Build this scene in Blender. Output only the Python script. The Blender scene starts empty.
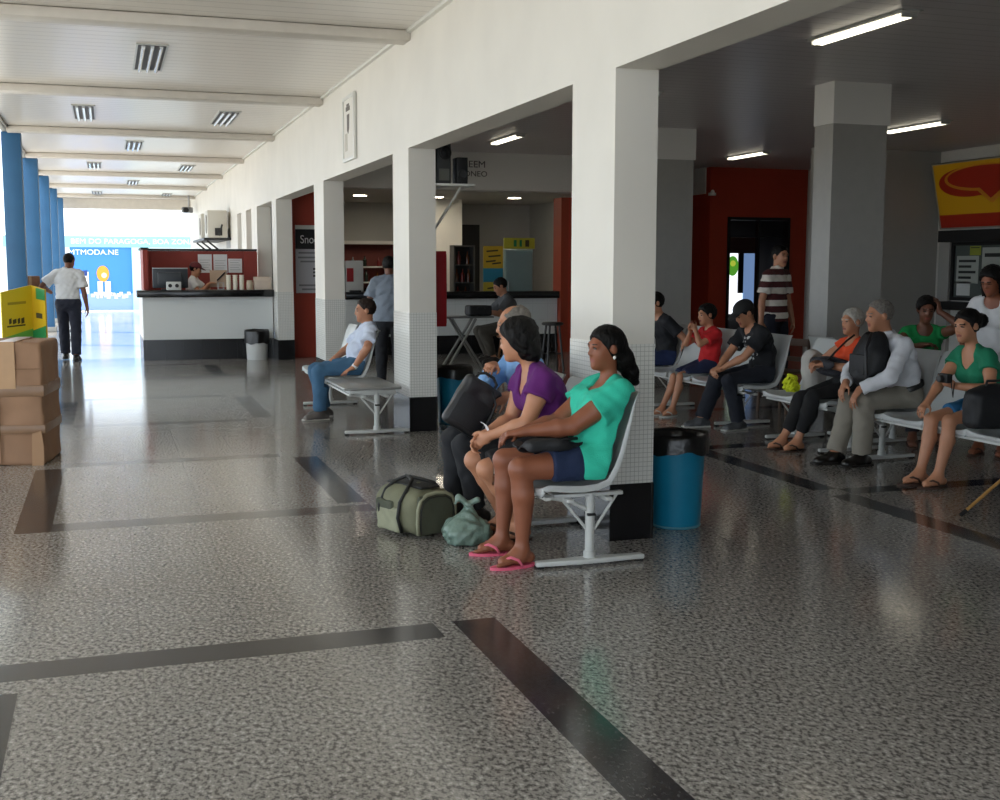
# Waiting hall of a bus station: bright passage on the left, dim hall behind a colonnade on the right.
SUN_E, SKY_E, EXPO, TUBE_E = 4.0, 1.6, 1.08, 1.8
import bpy, bmesh, math, random
import numpy as np
from mathutils import Vector, Matrix
random.seed(7)
S = bpy.context.scene
COL = S.collection
PI = math.pi

# ------------------------------------------------------------------ materials
def lin(h):
    h = h.lstrip('#')
    r = []
    for i in (0, 2, 4):
        v = int(h[i:i+2], 16) / 255
        r.append(v / 12.92 if v <= .04045 else ((v + .055) / 1.055) ** 2.4)
    return tuple(r)

MATS = {}
def mat(name, col, rough=.5, metal=0, spec=.5, var=0, vscale=8, bump=0, bscale=60, emit=None, estr=0, alpha=1, trans=0, coat=0, stretch=None):
    """Principled material; var mottles the colour, bump roughens the surface."""
    if name in MATS: return MATS[name]
    m = bpy.data.materials.new(name); m.use_nodes = True
    nt = m.node_tree; b = nt.nodes['Principled BSDF']
    c = lin(col) if isinstance(col, str) else col
    b.inputs['Base Color'].default_value = (*c, 1)
    b.inputs['Roughness'].default_value = rough
    b.inputs['Metallic'].default_value = metal
    b.inputs['Specular IOR Level'].default_value = spec
    if trans: b.inputs['Transmission Weight'].default_value = trans
    if coat: b.inputs['Coat Weight'].default_value = coat
    if alpha < 1: b.inputs['Alpha'].default_value = alpha
    if emit:
        b.inputs['Emission Color'].default_value = (*(lin(emit) if isinstance(emit, str) else emit), 1)
        b.inputs['Emission Strength'].default_value = estr
    if var or bump:
        tc = nt.nodes.new('ShaderNodeTexCoord')
        src = tc.outputs['Object']
        if stretch:
            mp = nt.nodes.new('ShaderNodeMapping'); mp.inputs['Scale'].default_value = stretch
            nt.links.new(src, mp.inputs[0]); src = mp.outputs[0]
    if var:
        n = nt.nodes.new('ShaderNodeTexNoise'); n.inputs['Scale'].default_value = vscale; n.inputs['Detail'].default_value = 5
        nt.links.new(src, n.inputs['Vector'])
        r = nt.nodes.new('ShaderNodeValToRGB')
        r.color_ramp.elements[0].position = .3; r.color_ramp.elements[1].position = .7
        r.color_ramp.elements[0].color = (*[x * (1 - var) for x in c], 1)
        r.color_ramp.elements[1].color = (*[min(1, x * (1 + var)) for x in c], 1)
        nt.links.new(n.outputs['Fac'], r.inputs[0]); nt.links.new(r.outputs[0], b.inputs['Base Color'])
    if bump:
        n2 = nt.nodes.new('ShaderNodeTexNoise'); n2.inputs['Scale'].default_value = bscale; n2.inputs['Detail'].default_value = 3
        nt.links.new(src, n2.inputs['Vector'])
        bp = nt.nodes.new('ShaderNodeBump'); bp.inputs['Strength'].default_value = bump; bp.inputs['Distance'].default_value = .01
        nt.links.new(n2.outputs['Fac'], bp.inputs['Height']); nt.links.new(bp.outputs[0], b.inputs['Normal'])
    MATS[name] = m
    return m

def math_node(nt, op, a, b=None, c=None):
    n = nt.nodes.new('ShaderNodeMath'); n.operation = op
    for i, v in enumerate((a, b, c)):
        if v is None: continue
        if isinstance(v, (int, float)): n.inputs[i].default_value = v
        else: nt.links.new(v, n.inputs[i])
    return n.outputs[0]

def mat_grid(name, col, joint, sx, sy, sz, w, rough=.4, spec=.5, axes='xyz'):
    """Small square tiles: thin joint lines every s metres on each axis of the object's own space."""
    if name in MATS: return MATS[name]
    m = bpy.data.materials.new(name); m.use_nodes = True
    nt = m.node_tree; b = nt.nodes['Principled BSDF']
    tc = nt.nodes.new('ShaderNodeTexCoord'); sp = nt.nodes.new('ShaderNodeSeparateXYZ'); nt.links.new(tc.outputs['Object'], sp.inputs[0])
    ge = nt.nodes.new('ShaderNodeNewGeometry'); sn = nt.nodes.new('ShaderNodeSeparateXYZ'); nt.links.new(ge.outputs['Normal'], sn.inputs[0])
    tot = None
    for i, s in enumerate((sx, sy, sz)):
        if not s: continue
        f = math_node(nt, 'FRACT', math_node(nt, 'DIVIDE', math_node(nt, 'ADD', sp.outputs[i], 100 * s + w / 2), s))
        l = math_node(nt, 'LESS_THAN', f, w / s)
        l = math_node(nt, 'MULTIPLY', l, math_node(nt, 'LESS_THAN', math_node(nt, 'ABSOLUTE', sn.outputs[i]), .7))
        tot = l if tot is None else math_node(nt, 'MAXIMUM', tot, l)
    mx = nt.nodes.new('ShaderNodeMix'); mx.data_type = 'RGBA'
    nt.links.new(tot, mx.inputs['Factor']); mx.inputs['A'].default_value = (*lin(col), 1); mx.inputs['B'].default_value = (*lin(joint), 1)
    nt.links.new(mx.outputs['Result'], b.inputs['Base Color'])
    b.inputs['Roughness'].default_value = rough; b.inputs['Specular IOR Level'].default_value = spec
    bp = nt.nodes.new('ShaderNodeBump'); bp.inputs['Strength'].default_value = .4; bp.inputs['Distance'].default_value = .002; bp.invert = True
    nt.links.new(tot, bp.inputs['Height']); nt.links.new(bp.outputs[0], b.inputs['Normal'])
    MATS[name] = m
    return m

def mat_planks(name, col, pitch, rough=.3, groove=.012):
    """Ceiling lining boards running across the corridor, one narrow groove every pitch metres along Y."""
    m = bpy.data.materials.new(name); m.use_nodes = True
    nt = m.node_tree; b = nt.nodes['Principled BSDF']
    tc = nt.nodes.new('ShaderNodeTexCoord'); sp = nt.nodes.new('ShaderNodeSeparateXYZ'); nt.links.new(tc.outputs['Object'], sp.inputs[0])
    f = math_node(nt, 'FRACT', math_node(nt, 'DIVIDE', math_node(nt, 'ADD', sp.outputs[1], 100), pitch))
    l = math_node(nt, 'LESS_THAN', f, groove / pitch)
    c = lin(col)
    n = nt.nodes.new('ShaderNodeTexNoise'); n.inputs['Scale'].default_value = .9; n.inputs['Detail'].default_value = 4
    nt.links.new(tc.outputs['Object'], n.inputs['Vector'])
    r = nt.nodes.new('ShaderNodeValToRGB')
    r.color_ramp.elements[0].color = (*[x * .93 for x in c], 1); r.color_ramp.elements[1].color = (*c, 1)
    nt.links.new(n.outputs['Fac'], r.inputs[0])
    mx = nt.nodes.new('ShaderNodeMix'); mx.data_type = 'RGBA'
    nt.links.new(l, mx.inputs['Factor']); nt.links.new(r.outputs[0], mx.inputs['A']); mx.inputs['B'].default_value = (*[x * .6 for x in c], 1)
    nt.links.new(mx.outputs['Result'], b.inputs['Base Color'])
    b.inputs['Roughness'].default_value = rough
    h = math_node(nt, 'ADD', math_node(nt, 'MULTIPLY', math_node(nt, 'SINE', math_node(nt, 'MULTIPLY', f, 2 * PI)), .25), math_node(nt, 'MULTIPLY', l, -1))
    bp = nt.nodes.new('ShaderNodeBump'); bp.inputs['Strength'].default_value = .35; bp.inputs['Distance'].default_value = .006
    nt.links.new(h, bp.inputs['Height']); nt.links.new(bp.outputs[0], b.inputs['Normal'])
    MATS[name] = m
    return m

def mat_granite(name, base, dark, light, joints=True, rough=.13):
    m = bpy.data.materials.new(name); m.use_nodes = True
    nt = m.node_tree; b = nt.nodes['Principled BSDF']
    tc = nt.nodes.new('ShaderNodeTexCoord')
    v = nt.nodes.new('ShaderNodeTexNoise'); v.inputs['Scale'].default_value = 46; v.inputs['Detail'].default_value = 3; v.inputs['Roughness'].default_value = .62
    mp = nt.nodes.new('ShaderNodeMapping'); mp.inputs['Rotation'].default_value = (0, 0, .5); mp.inputs['Scale'].default_value = (1.25, .85, 1)
    nt.links.new(tc.outputs['Object'], mp.inputs[0]); nt.links.new(mp.outputs[0], v.inputs['Vector'])
    r = nt.nodes.new('ShaderNodeValToRGB'); e = r.color_ramp.elements
    e[0].position = .41; e[0].color = (*lin(dark), 1)
    e[1].position = .65; e[1].color = (*lin(light), 1)
    k = e.new(.50); k.color = (*lin(base), 1)
    k = e.new(.57); k.color = (*lin(base), 1)
    nt.links.new(v.outputs['Fac'], r.inputs[0])
    big = nt.nodes.new('ShaderNodeTexNoise'); big.inputs['Scale'].default_value = .7; big.inputs['Detail'].default_value = 4
    nt.links.new(tc.outputs['Object'], big.inputs['Vector'])
    out = r.outputs[0]
    mul = nt.nodes.new('ShaderNodeMix'); mul.data_type = 'RGBA'; mul.blend_type = 'MULTIPLY'; mul.inputs['Factor'].default_value = 1
    rr = nt.nodes.new('ShaderNodeValToRGB'); rr.color_ramp.elements[0].position = .3; rr.color_ramp.elements[1].position = .7
    rr.color_ramp.elements[0].color = (.86, .84, .82, 1); rr.color_ramp.elements[1].color = (1, 1, 1, 1)
    nt.links.new(big.outputs['Fac'], rr.inputs[0]); nt.links.new(out, mul.inputs['A']); nt.links.new(rr.outputs[0], mul.inputs['B'])
    out = mul.outputs['Result']
    if joints:
        sp = nt.nodes.new('ShaderNodeSeparateXYZ'); nt.links.new(tc.outputs['Object'], sp.inputs[0])
        fx = math_node(nt, 'LESS_THAN', math_node(nt, 'FRACT', math_node(nt, 'DIVIDE', math_node(nt, 'ADD', sp.outputs[0], 45.37), .45)), .014)
        fy = math_node(nt, 'LESS_THAN', math_node(nt, 'FRACT', math_node(nt, 'DIVIDE', math_node(nt, 'ADD', sp.outputs[1], 44.15), .49)), .010)
        j = math_node(nt, 'MAXIMUM', fx, fy)
        mj = nt.nodes.new('ShaderNodeMix'); mj.data_type = 'RGBA'
        nt.links.new(math_node(nt, 'MULTIPLY', j, .28), mj.inputs['Factor']); nt.links.new(out, mj.inputs['A']); mj.inputs['B'].default_value = (*lin('4a4642'), 1)
        out = mj.outputs['Result']
    nt.links.new(out, b.inputs['Base Color'])
    n3 = nt.nodes.new('ShaderNodeTexNoise'); n3.inputs['Scale'].default_value = 5; n3.inputs['Detail'].default_value = 6
    nt.links.new(tc.outputs['Object'], n3.inputs['Vector'])
    nt.links.new(math_node(nt, 'MULTIPLY_ADD', n3.outputs['Fac'], .08, rough - .04), b.inputs['Roughness'])
    MATS[name] = m
    return m

# ------------------------------------------------------------------ mesh helpers
def link(name, me, parent=None, kind=None):
    o = bpy.data.objects.new(name, me); COL.objects.link(o)
    if parent is not None: o.parent = parent
    if kind: o['kind'] = kind
    return o

def empty(name, label, cat, loc=(0, 0, 0), rz=0, group=None):
    o = bpy.data.objects.new(name, None); COL.objects.link(o)
    o.empty_display_size = .1
    o.location = loc; o.rotation_euler = (0, 0, rz)
    o['label'] = label; o['category'] = cat
    if group: o['group'] = group
    return o

def tag(o, label, cat, group=None):
    o['label'] = label; o['category'] = cat
    if group: o['group'] = group
    return o

class B:
    """Collects shapes into one mesh; materials by slot."""
    def __init__(s): s.bm = bmesh.new(); s.mats = []
    def slot(s, m):
        if m not in s.mats: s.mats.append(m)
        return s.mats.index(m)
    def _mark(s, n0, m, smooth=False):
        i = s.slot(m)
        for f in list(s.bm.faces)[n0:]:
            f.material_index = i; f.smooth = smooth
    def box(s, lo, hi, m, bevel=0, M=None, seg=2):
        n0 = len(s.bm.faces)
        t = bmesh.new()
        bmesh.ops.create_cube(t, size=1)
        for v in t.verts:
            v.co = Vector([lo[i] + (v.co[i] + .5) * (hi[i] - lo[i]) for i in range(3)])
        if bevel: bmesh.ops.bevel(t, geom=t.edges[:], offset=bevel, segments=seg, affect='EDGES', profile=.5)
        s.merge(t, m, M, smooth=False); return s
    def merge(s, t, m, M=None, smooth=False):
        if M is not None: bmesh.ops.transform(t, matrix=M, verts=t.verts)
        me = bpy.data.meshes.new('t'); t.to_mesh(me); t.free()
        n0 = len(s.bm.faces); s.bm.from_mesh(me); bpy.data.meshes.remove(me)
        s.bm.faces.ensure_lookup_table(); s._mark(n0, m, smooth)
    def prism(s, pts, z0, z1, m, M=None, bevel=0, smooth=False):
        """2D outline pts (x, y) extruded from z0 to z1."""
        t = bmesh.new()
        a = [t.verts.new((p[0], p[1], z0)) for p in pts]
        f = t.faces.new(a)
        r = bmesh.ops.extrude_face_region(t, geom=[f])
        for v in r['geom']:
            if isinstance(v, bmesh.types.BMVert): v.co.z = z1
        bmesh.ops.recalc_face_normals(t, faces=t.faces[:])
        if bevel: bmesh.ops.bevel(t, geom=t.edges[:], offset=bevel, segments=2, affect='EDGES', profile=.5)
        s.merge(t, m, M, smooth); return s
    def tube(s, pts, r, m, seg=10, smooth=True, cap=True, rs=None):
        t = bmesh.new(); pts = [Vector(p) for p in pts]; rings = []
        up = Vector((0, 0, 1))
        prev = None
        for i, p in enumerate(pts):
            d = (pts[min(i + 1, len(pts) - 1)] - pts[max(i - 1, 0)]).normalized()
            if prev is None:
                a = up if abs(d.z) < .9 else Vector((1, 0, 0))
                u = d.cross(a).normalized()
            else:
                u = (prev - d * prev.dot(d)).normalized()
            prev = u; w = d.cross(u)
            rr = rs[i] if rs else r
            rings.append([t.verts.new(p + (u * math.cos(2 * PI * k / seg) + w * math.sin(2 * PI * k / seg)) * rr) for k in range(seg)])
        for a, b in zip(rings, rings[1:]):
            for k in range(seg): t.faces.new((a[k], a[(k + 1) % seg], b[(k + 1) % seg], b[k]))
        if cap:
            t.faces.new(rings[0][::-1]); t.faces.new(rings[-1])
        bmesh.ops.recalc_face_normals(t, faces=t.faces[:])
        s.merge(t, m, None, smooth); return s
    def lathe(s, prof, m, seg=28, c=(0, 0, 0), smooth=True, close=True, M=None):
        t = bmesh.new(); rings = []
        for r, z in prof:
            rings.append([t.verts.new((c[0] + r * math.cos(2 * PI * k / seg), c[1] + r * math.sin(2 * PI * k / seg), c[2] + z)) for k in range(seg)])
        for a, b in zip(rings, rings[1:]):
            for k in range(seg): t.faces.new((a[k], a[(k + 1) % seg], b[(k + 1) % seg], b[k]))
        if close:
            t.faces.new(rings[0][::-1]); t.faces.new(rings[-1])
        bmesh.ops.recalc_face_normals(t, faces=t.faces[:])
        s.merge(t, m, M, smooth); return s
    def grid(s, P, m, thick=0, smooth=True, M=None):
        """P[i][j] points -> surface, optionally thickened."""
        t = bmesh.new(); V = [[t.verts.new(p) for p in row] for row in P]
        for i in range(len(V) - 1):
            for j in range(len(V[0]) - 1):
                t.faces.new((V[i][j], V[i + 1][j], V[i + 1][j + 1], V[i][j + 1]))
        bmesh.ops.recalc_face_normals(t, faces=t.faces[:])
        if thick: bmesh.ops.solidify(t, geom=t.faces[:], thickness=thick)
        s.merge(t, m, M, smooth); return s
    def done(s, name, parent=None, kind=None, sharp=40):
        me = bpy.data.meshes.new(name); s.bm.to_mesh(me); s.bm.free()
        for m in s.mats: me.materials.append(m)
        if sharp: me.set_sharp_from_angle(angle=math.radians(sharp))
        return link(name, me, parent, kind)

def place(o, loc, rz=0):
    o.location = loc; o.rotation_euler = (0, 0, rz); return o

def copy_tree(o, parent=None):
    c = o.copy(); COL.objects.link(c)
    if parent is not None: c.parent = parent
    for ch in list(o.children): copy_tree(ch, c)
    return c

def text(name, body, size, m, loc, rot, parent=None, ext=.001, align='CENTER', sx=1):
    cu = bpy.data.curves.new(name, 'FONT'); cu.body = body; cu.size = size; cu.extrude = ext; cu.align_x = align; cu.align_y = 'CENTER'
    tmp = bpy.data.objects.new(name, cu); COL.objects.link(tmp)
    dg = bpy.context.evaluated_depsgraph_get()
    me = bpy.data.meshes.new_from_object(tmp.evaluated_get(dg)); COL.objects.unlink(tmp); bpy.data.objects.remove(tmp); bpy.data.curves.remove(cu)
    me.materials.clear(); me.materials.append(m)
    o = link(name, me, parent); o.location = loc; o.rotation_euler = rot; o.scale = (sx, 1, 1)
    return o

# ------------------------------------------------------------------ signed-distance modelling (people, bags)
def V(*a): return np.array(a, float)
def nrm(v): v = np.asarray(v, float); return v / (np.linalg.norm(v) + 1e-9)
def cap(a, b, r1, r2=None, n=None, s=1, k=None, cuts=(), sub=False):
    return dict(t='c', a=np.asarray(a, float), b=np.asarray(b, float), r1=r1, r2=r1 if r2 is None else r2, n=n, s=s, k=k, cuts=cuts, sub=sub)
def ell(c, r, R=None, k=None, cuts=(), sub=False):
    return dict(t='e', c=np.asarray(c, float), r=np.asarray(r, float), R=np.eye(3) if R is None else np.asarray(R, float), k=k, cuts=cuts, sub=sub)
def slab(c, r, R=None, k=None, rd=.02, cuts=(), sub=False):
    return dict(t='b', c=np.asarray(c, float), r=np.asarray(r, float), R=np.eye(3) if R is None else np.asarray(R, float), k=k, cuts=cuts, sub=sub, rd=rd)

def bbox(p, o):
    if p['t'] == 'c':
        e = max(p['r1'], p['r2']) * max(1, p['s']) + o
        return np.minimum(p['a'], p['b']) - e, np.maximum(p['a'], p['b']) + e
    e = np.abs(p['R']) @ (p['r'] + o)
    return p['c'] - e, p['c'] + e

def dist(p, o, x, y, z):
    if p['t'] == 'c':
        a, b = p['a'], p['b']; q = [x - a[0], y - a[1], z - a[2]]; ba = b - a
        if p['n'] is not None:
            n = p['n']; g = 1 / p['s'] - 1
            d = (q[0] * n[0] + q[1] * n[1] + q[2] * n[2]) * g
            q = [q[i] + d * n[i] for i in range(3)]
            ba = ba + (ba @ n) * g * n
        L = ba @ ba + 1e-12
        t = np.clip((q[0] * ba[0] + q[1] * ba[1] + q[2] * ba[2]) / L, 0, 1)
        d = np.sqrt((q[0] - t * ba[0]) ** 2 + (q[1] - t * ba[1]) ** 2 + (q[2] - t * ba[2]) ** 2) - (p['r1'] + (p['r2'] - p['r1']) * t) - o
    else:
        R = p['R']; c = p['c']; q = [x - c[0], y - c[1], z - c[2]]
        l = [q[0] * R[0, i] + q[1] * R[1, i] + q[2] * R[2, i] for i in range(3)]
        if p['t'] == 'e':
            r = p['r'] + o
            k0 = np.sqrt(sum((l[i] / r[i]) ** 2 for i in range(3))); k1 = np.sqrt(sum((l[i] / r[i] ** 2) ** 2 for i in range(3))) + 1e-9
            d = k0 * (k0 - 1) / k1
        else:
            rd = p['rd']; w = [np.abs(l[i]) - (p['r'][i] + o - rd) for i in range(3)]
            d = np.sqrt(sum(np.maximum(v, 0) ** 2 for v in w)) + np.minimum(np.maximum(np.maximum(w[0], w[1]), w[2]), 0) - rd
    for (pt, nn) in p['cuts']:
        d = np.maximum(d, (x - pt[0]) * nn[0] + (y - pt[1]) * nn[1] + (z - pt[2]) * nn[2])
    return d

def solidify_field(prims, h, o=0, k=.03, cuts=(), wr=0, wsc=1., post=None):
    add = [p for p in prims if not p['sub']]
    bb = [bbox(p, o) for p in add]
    lo = np.min([b[0] for b in bb], 0) - 3 * h - wr; hi = np.max([b[1] for b in bb], 0) + 3 * h + wr
    n = np.ceil((hi - lo) / h).astype(int) + 1
    ax = [lo[i] + h * np.arange(n[i]) for i in range(3)]
    f = np.full(n, .5, np.float32)
    for p in prims:
        kk = k if p['k'] is None else p['k']
        b0, b1 = bbox(p, o)
        m = kk + 3 * h
        i0 = np.maximum(0, np.floor((b0 - m - lo) / h).astype(int)); i1 = np.minimum(n, np.ceil((b1 + m - lo) / h).astype(int) + 1)
        if np.any(i1 <= i0): continue
        sl = tuple(slice(i0[i], i1[i]) for i in range(3))
        x = ax[0][sl[0]][:, None, None]; y = ax[1][sl[1]][None, :, None]; z = ax[2][sl[2]][None, None, :]
        d = dist(p, 0 if p['sub'] else o, x, y, z).astype(np.float32)
        g = f[sl]
        if p['sub']:
            f[sl] = np.maximum(g, -d)
        else:
            hh = np.maximum(kk - np.abs(g - d), 0) / max(kk, 1e-6)
            f[sl] = np.minimum(g, d) - hh * hh * kk * .25
    x = ax[0][:, None, None]; y = ax[1][None, :, None]; z = ax[2][None, None, :]
    if wr:
        q = 38 * wsc
        w = np.sin(q * x + 3.1 * np.sin(q * .43 * z + 1.3) + 2 * np.sin(q * .5 * y)) * np.sin(q * .8 * z + 2.2 * np.sin(q * .37 * x + q * .45 * y)) + .5 * np.sin(q * 1.7 * (y + .6 * z) + 2 * np.sin(q * .6 * x))
        f = f + (wr * w).astype(np.float32)
    for (pt, nn) in cuts:
        f = np.maximum(f, ((x - pt[0]) * nn[0] + (y - pt[1]) * nn[1] + (z - pt[2]) * nn[2]).astype(np.float32))
    if post is not None: f = post(f, x, y, z)
    f[0] = f[-1] = .5; f[:, 0] = f[:, -1] = .5; f[:, :, 0] = f[:, :, -1] = .5
    return f.astype(np.float32), lo

def nets(f, lo, h, smooth=1):
    s = f < 0
    c = np.zeros(np.array(f.shape) - 1, np.int8)
    for i in (0, 1):
        for j in (0, 1):
            for k in (0, 1):
                c += s[i:f.shape[0] - 1 + i, j:f.shape[1] - 1 + j, k:f.shape[2] - 1 + k]
    act = (c > 0) & (c < 8)
    I, J, K = np.nonzero(act)
    if len(I) == 0: return np.zeros((0, 3)), np.zeros((0, 4), int)
    idx = np.full(act.shape, -1, np.int32); idx[I, J, K] = np.arange(len(I))
    F = {(i, j, k): f[I + i, J + j, K + k] for i in (0, 1) for j in (0, 1) for k in (0, 1)}
    acc = np.zeros((len(I), 3)); cnt = np.zeros(len(I))
    for a in range(3):
        for u in (0, 1):
            for v in (0, 1):
                A = [u, v]; A.insert(a, 0); Bc = list(A); Bc[a] = 1
                fa, fb = F[tuple(A)], F[tuple(Bc)]
                m = (fa < 0) != (fb < 0)
                t = np.where(m, fa / np.where(m, fa - fb, 1), 0)
                P = np.array(A, float)[None].repeat(len(I), 0); P[:, a] = t
                acc += P * m[:, None]; cnt += m
    v = (np.stack([I, J, K], 1) + acc / cnt[:, None]) * h + lo
    quads = []
    for a in range(3):
        b, d = [(1, 2), (2, 0), (0, 1)][a]
        sl0 = [slice(None)] * 3; sl1 = [slice(None)] * 3
        sl0[a] = slice(0, -1); sl1[a] = slice(1, None)
        e = s[tuple(sl0)] != s[tuple(sl1)]
        E = np.stack(np.nonzero(e), 1)
        E = E[(E[:, b] > 0) & (E[:, d] > 0) & (E[:, b] < f.shape[b] - 1) & (E[:, d] < f.shape[d] - 1)]
        def cell(db, dd):
            q = E.copy(); q[:, b] += db; q[:, d] += dd
            return idx[q[:, 0], q[:, 1], q[:, 2]]
        Q = np.stack([cell(-1, -1), cell(0, -1), cell(0, 0), cell(-1, 0)], 1)
        ins = s[E[:, 0], E[:, 1], E[:, 2]]
        Q[~ins] = Q[~ins][:, ::-1]
        quads.append(Q)
    q = np.concatenate(quads)
    for _ in range(smooth):
        acc = np.zeros_like(v); cnt = np.zeros(len(v))
        for i in range(4):
            np.add.at(acc, q[:, i], v[q[:, (i + 1) % 4]] + v[q[:, (i - 1) % 4]]); np.add.at(cnt, q[:, i], 2)
        v = v * .5 + .5 * acc / cnt[:, None]
    return v, q

def mesh_from(name, v, q, mats, midx=None):
    me = bpy.data.meshes.new(name)
    me.vertices.add(len(v)); me.vertices.foreach_set('co', np.asarray(v, np.float32).ravel())
    me.loops.add(q.size); me.loops.foreach_set('vertex_index', q.astype(np.int32).ravel())
    me.polygons.add(len(q)); me.polygons.foreach_set('loop_start', np.arange(0, q.size, 4, dtype=np.int32))
    me.polygons.foreach_set('use_smooth', np.ones(len(q), bool))
    for m in mats: me.materials.append(m)
    if midx is not None: me.polygons.foreach_set('material_index', midx.astype(np.int32))
    me.update(calc_edges=True); me.validate()
    return me

def blob(name, prims, h, mats, parent=None, o=0, k=.03, cuts=(), wr=0, wsc=1., post=None, smooth=1, paint=None):
    f, lo = solidify_field(prims, h, o, k, cuts, wr, wsc, post)
    v, q = nets(f, lo, h, smooth)
    mi = paint(v[q].mean(1)) if paint is not None else None
    if not isinstance(mats, (list, tuple)): mats = [mats]
    return link(name, mesh_from(name, v, q, mats, mi), parent)
# ------------------------------------------------------------------ people
UP = V(0, 0, 1)
def frame(yaw=0, pitch=0, roll=0):
    """Columns: forward, left, up.  yaw turns to the left, pitch tips the front down, roll tips to the right (degrees)."""
    a, b, c = [math.radians(t) for t in (yaw, pitch, roll)]
    Rz = np.array([[math.cos(a), -math.sin(a), 0], [math.sin(a), math.cos(a), 0], [0, 0, 1]])
    Ry = np.array([[math.cos(b), 0, math.sin(b)], [0, 1, 0], [-math.sin(b), 0, math.cos(b)]])
    Rx = np.array([[1, 0, 0], [0, math.cos(c), -math.sin(c)], [0, math.sin(c), math.cos(c)]])
    return Rz @ Ry @ Rx

def ik(a, t, l1, l2, hint):
    a, t = np.asarray(a, float), np.asarray(t, float)
    d = t - a; L = np.linalg.norm(d)
    if L > (l1 + l2) * .995:
        t = a + d / L * (l1 + l2) * .995; d = t - a; L = np.linalg.norm(d)
    u = d / L
    x = (l1 * l1 - l2 * l2 + L * L) / (2 * L)
    h = math.sqrt(max(l1 * l1 - x * x, 0))
    hp = np.asarray(hint, float); hp = hp - u * (hp @ u)
    return a + u * x + nrm(hp) * h, t

def hand_prims(w, d, n, side, curl=.5, s=1., spread=1.):
    d = nrm(d); n = nrm(np.asarray(n, float) - d * (np.asarray(n, float) @ d)); t = np.cross(d, n) * (-1 if side > 0 else 1)
    P = [cap(w - d * .01 * s, w + d * .03 * s, .021 * s, .02 * s, t, 1.3, .02),
         cap(w + d * .028 * s, w + d * .082 * s, .0165 * s, .0145 * s, t, 2.25, .015)]
    L = [(.041, .025, .020), (.046, .029, .021), (.042, .027, .021), (.034, .020, .018)]
    for i in range(4):
        b = w + (d * (.083 - .004 * abs(i - 1)) + t * (.028 - .0185 * i)) * s
        c = curl * (1 + .12 * (i - 1)); sp = t * (.10 - .065 * i) * spread
        ang = .15 * c
        for j, l in enumerate(L[i]):
            ang += c * (.75, .95, .6)[j]
            dd = nrm(d * math.cos(ang) + n * math.sin(ang) + sp * math.cos(ang)); e = b + dd * l * s
            r = (.0089, .0082, .0074, .0066)
            P.append(cap(b, e, r[j] * s * (.9 if i == 3 else 1), r[j + 1] * s * (.9 if i == 3 else 1), k=.004))
            b = e
    b = w + (d * .022 + t * .026 + n * .006) * s
    e = b + nrm(t * .75 + d * .75 + n * .25) * .042 * s; P.append(cap(b, e, .0125 * s, .0100 * s, k=.012))
    g = e + nrm(t * .25 + d * .9 + n * (.2 + .3 * curl)) * .030 * s; P.append(cap(e, g, .0100 * s, .0090 * s, k=.004))
    h = g + nrm(d * .95 + n * (.3 + .4 * curl)) * .022 * s; P.append(cap(g, h, .0090 * s, .0074 * s, k=.004))
    return P

def foot_prims(a, fw, s=1., bare=True):
    """Foot under ankle a, sole on the plane z = a.z - .085 s, toes towards fw."""
    fw = nrm(V(fw[0], fw[1], 0)); lt = V(-fw[1], fw[0], 0); z0 = a[2] - .085 * s
    g = lambda x, y, z: V(a[0], a[1], z0) + fw * x * s + lt * y * s + UP * z * s
    P = [cap(g(-.045, 0, .034), g(.02, 0, .045), .033 * s, .036 * s), cap(a, g(.045, 0, .05), .036 * s, .034 * s),
         cap(g(.02, 0, .042), g(.115, 0, .026), .034 * s, .025 * s, lt, 1.25), cap(g(.10, 0, .022), g(.118, 0, .02), .022 * s, .018 * s, lt, 1.75, .02)]
    if bare:
        for i in range(5):
            y = .033 - (.018 * i if i < 2 else .018 + .0155 * (i - 1)); x0 = .124 - .006 * i * (1 if i else 0)
            r = .0125 if i == 0 else .0085
            P.append(cap(g(x0, y, .017), g(x0 + (.038 if i == 0 else .034 - .004 * i), y * 1.05, .012), r * s, r * s * .9, k=.003))
    return P

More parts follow.
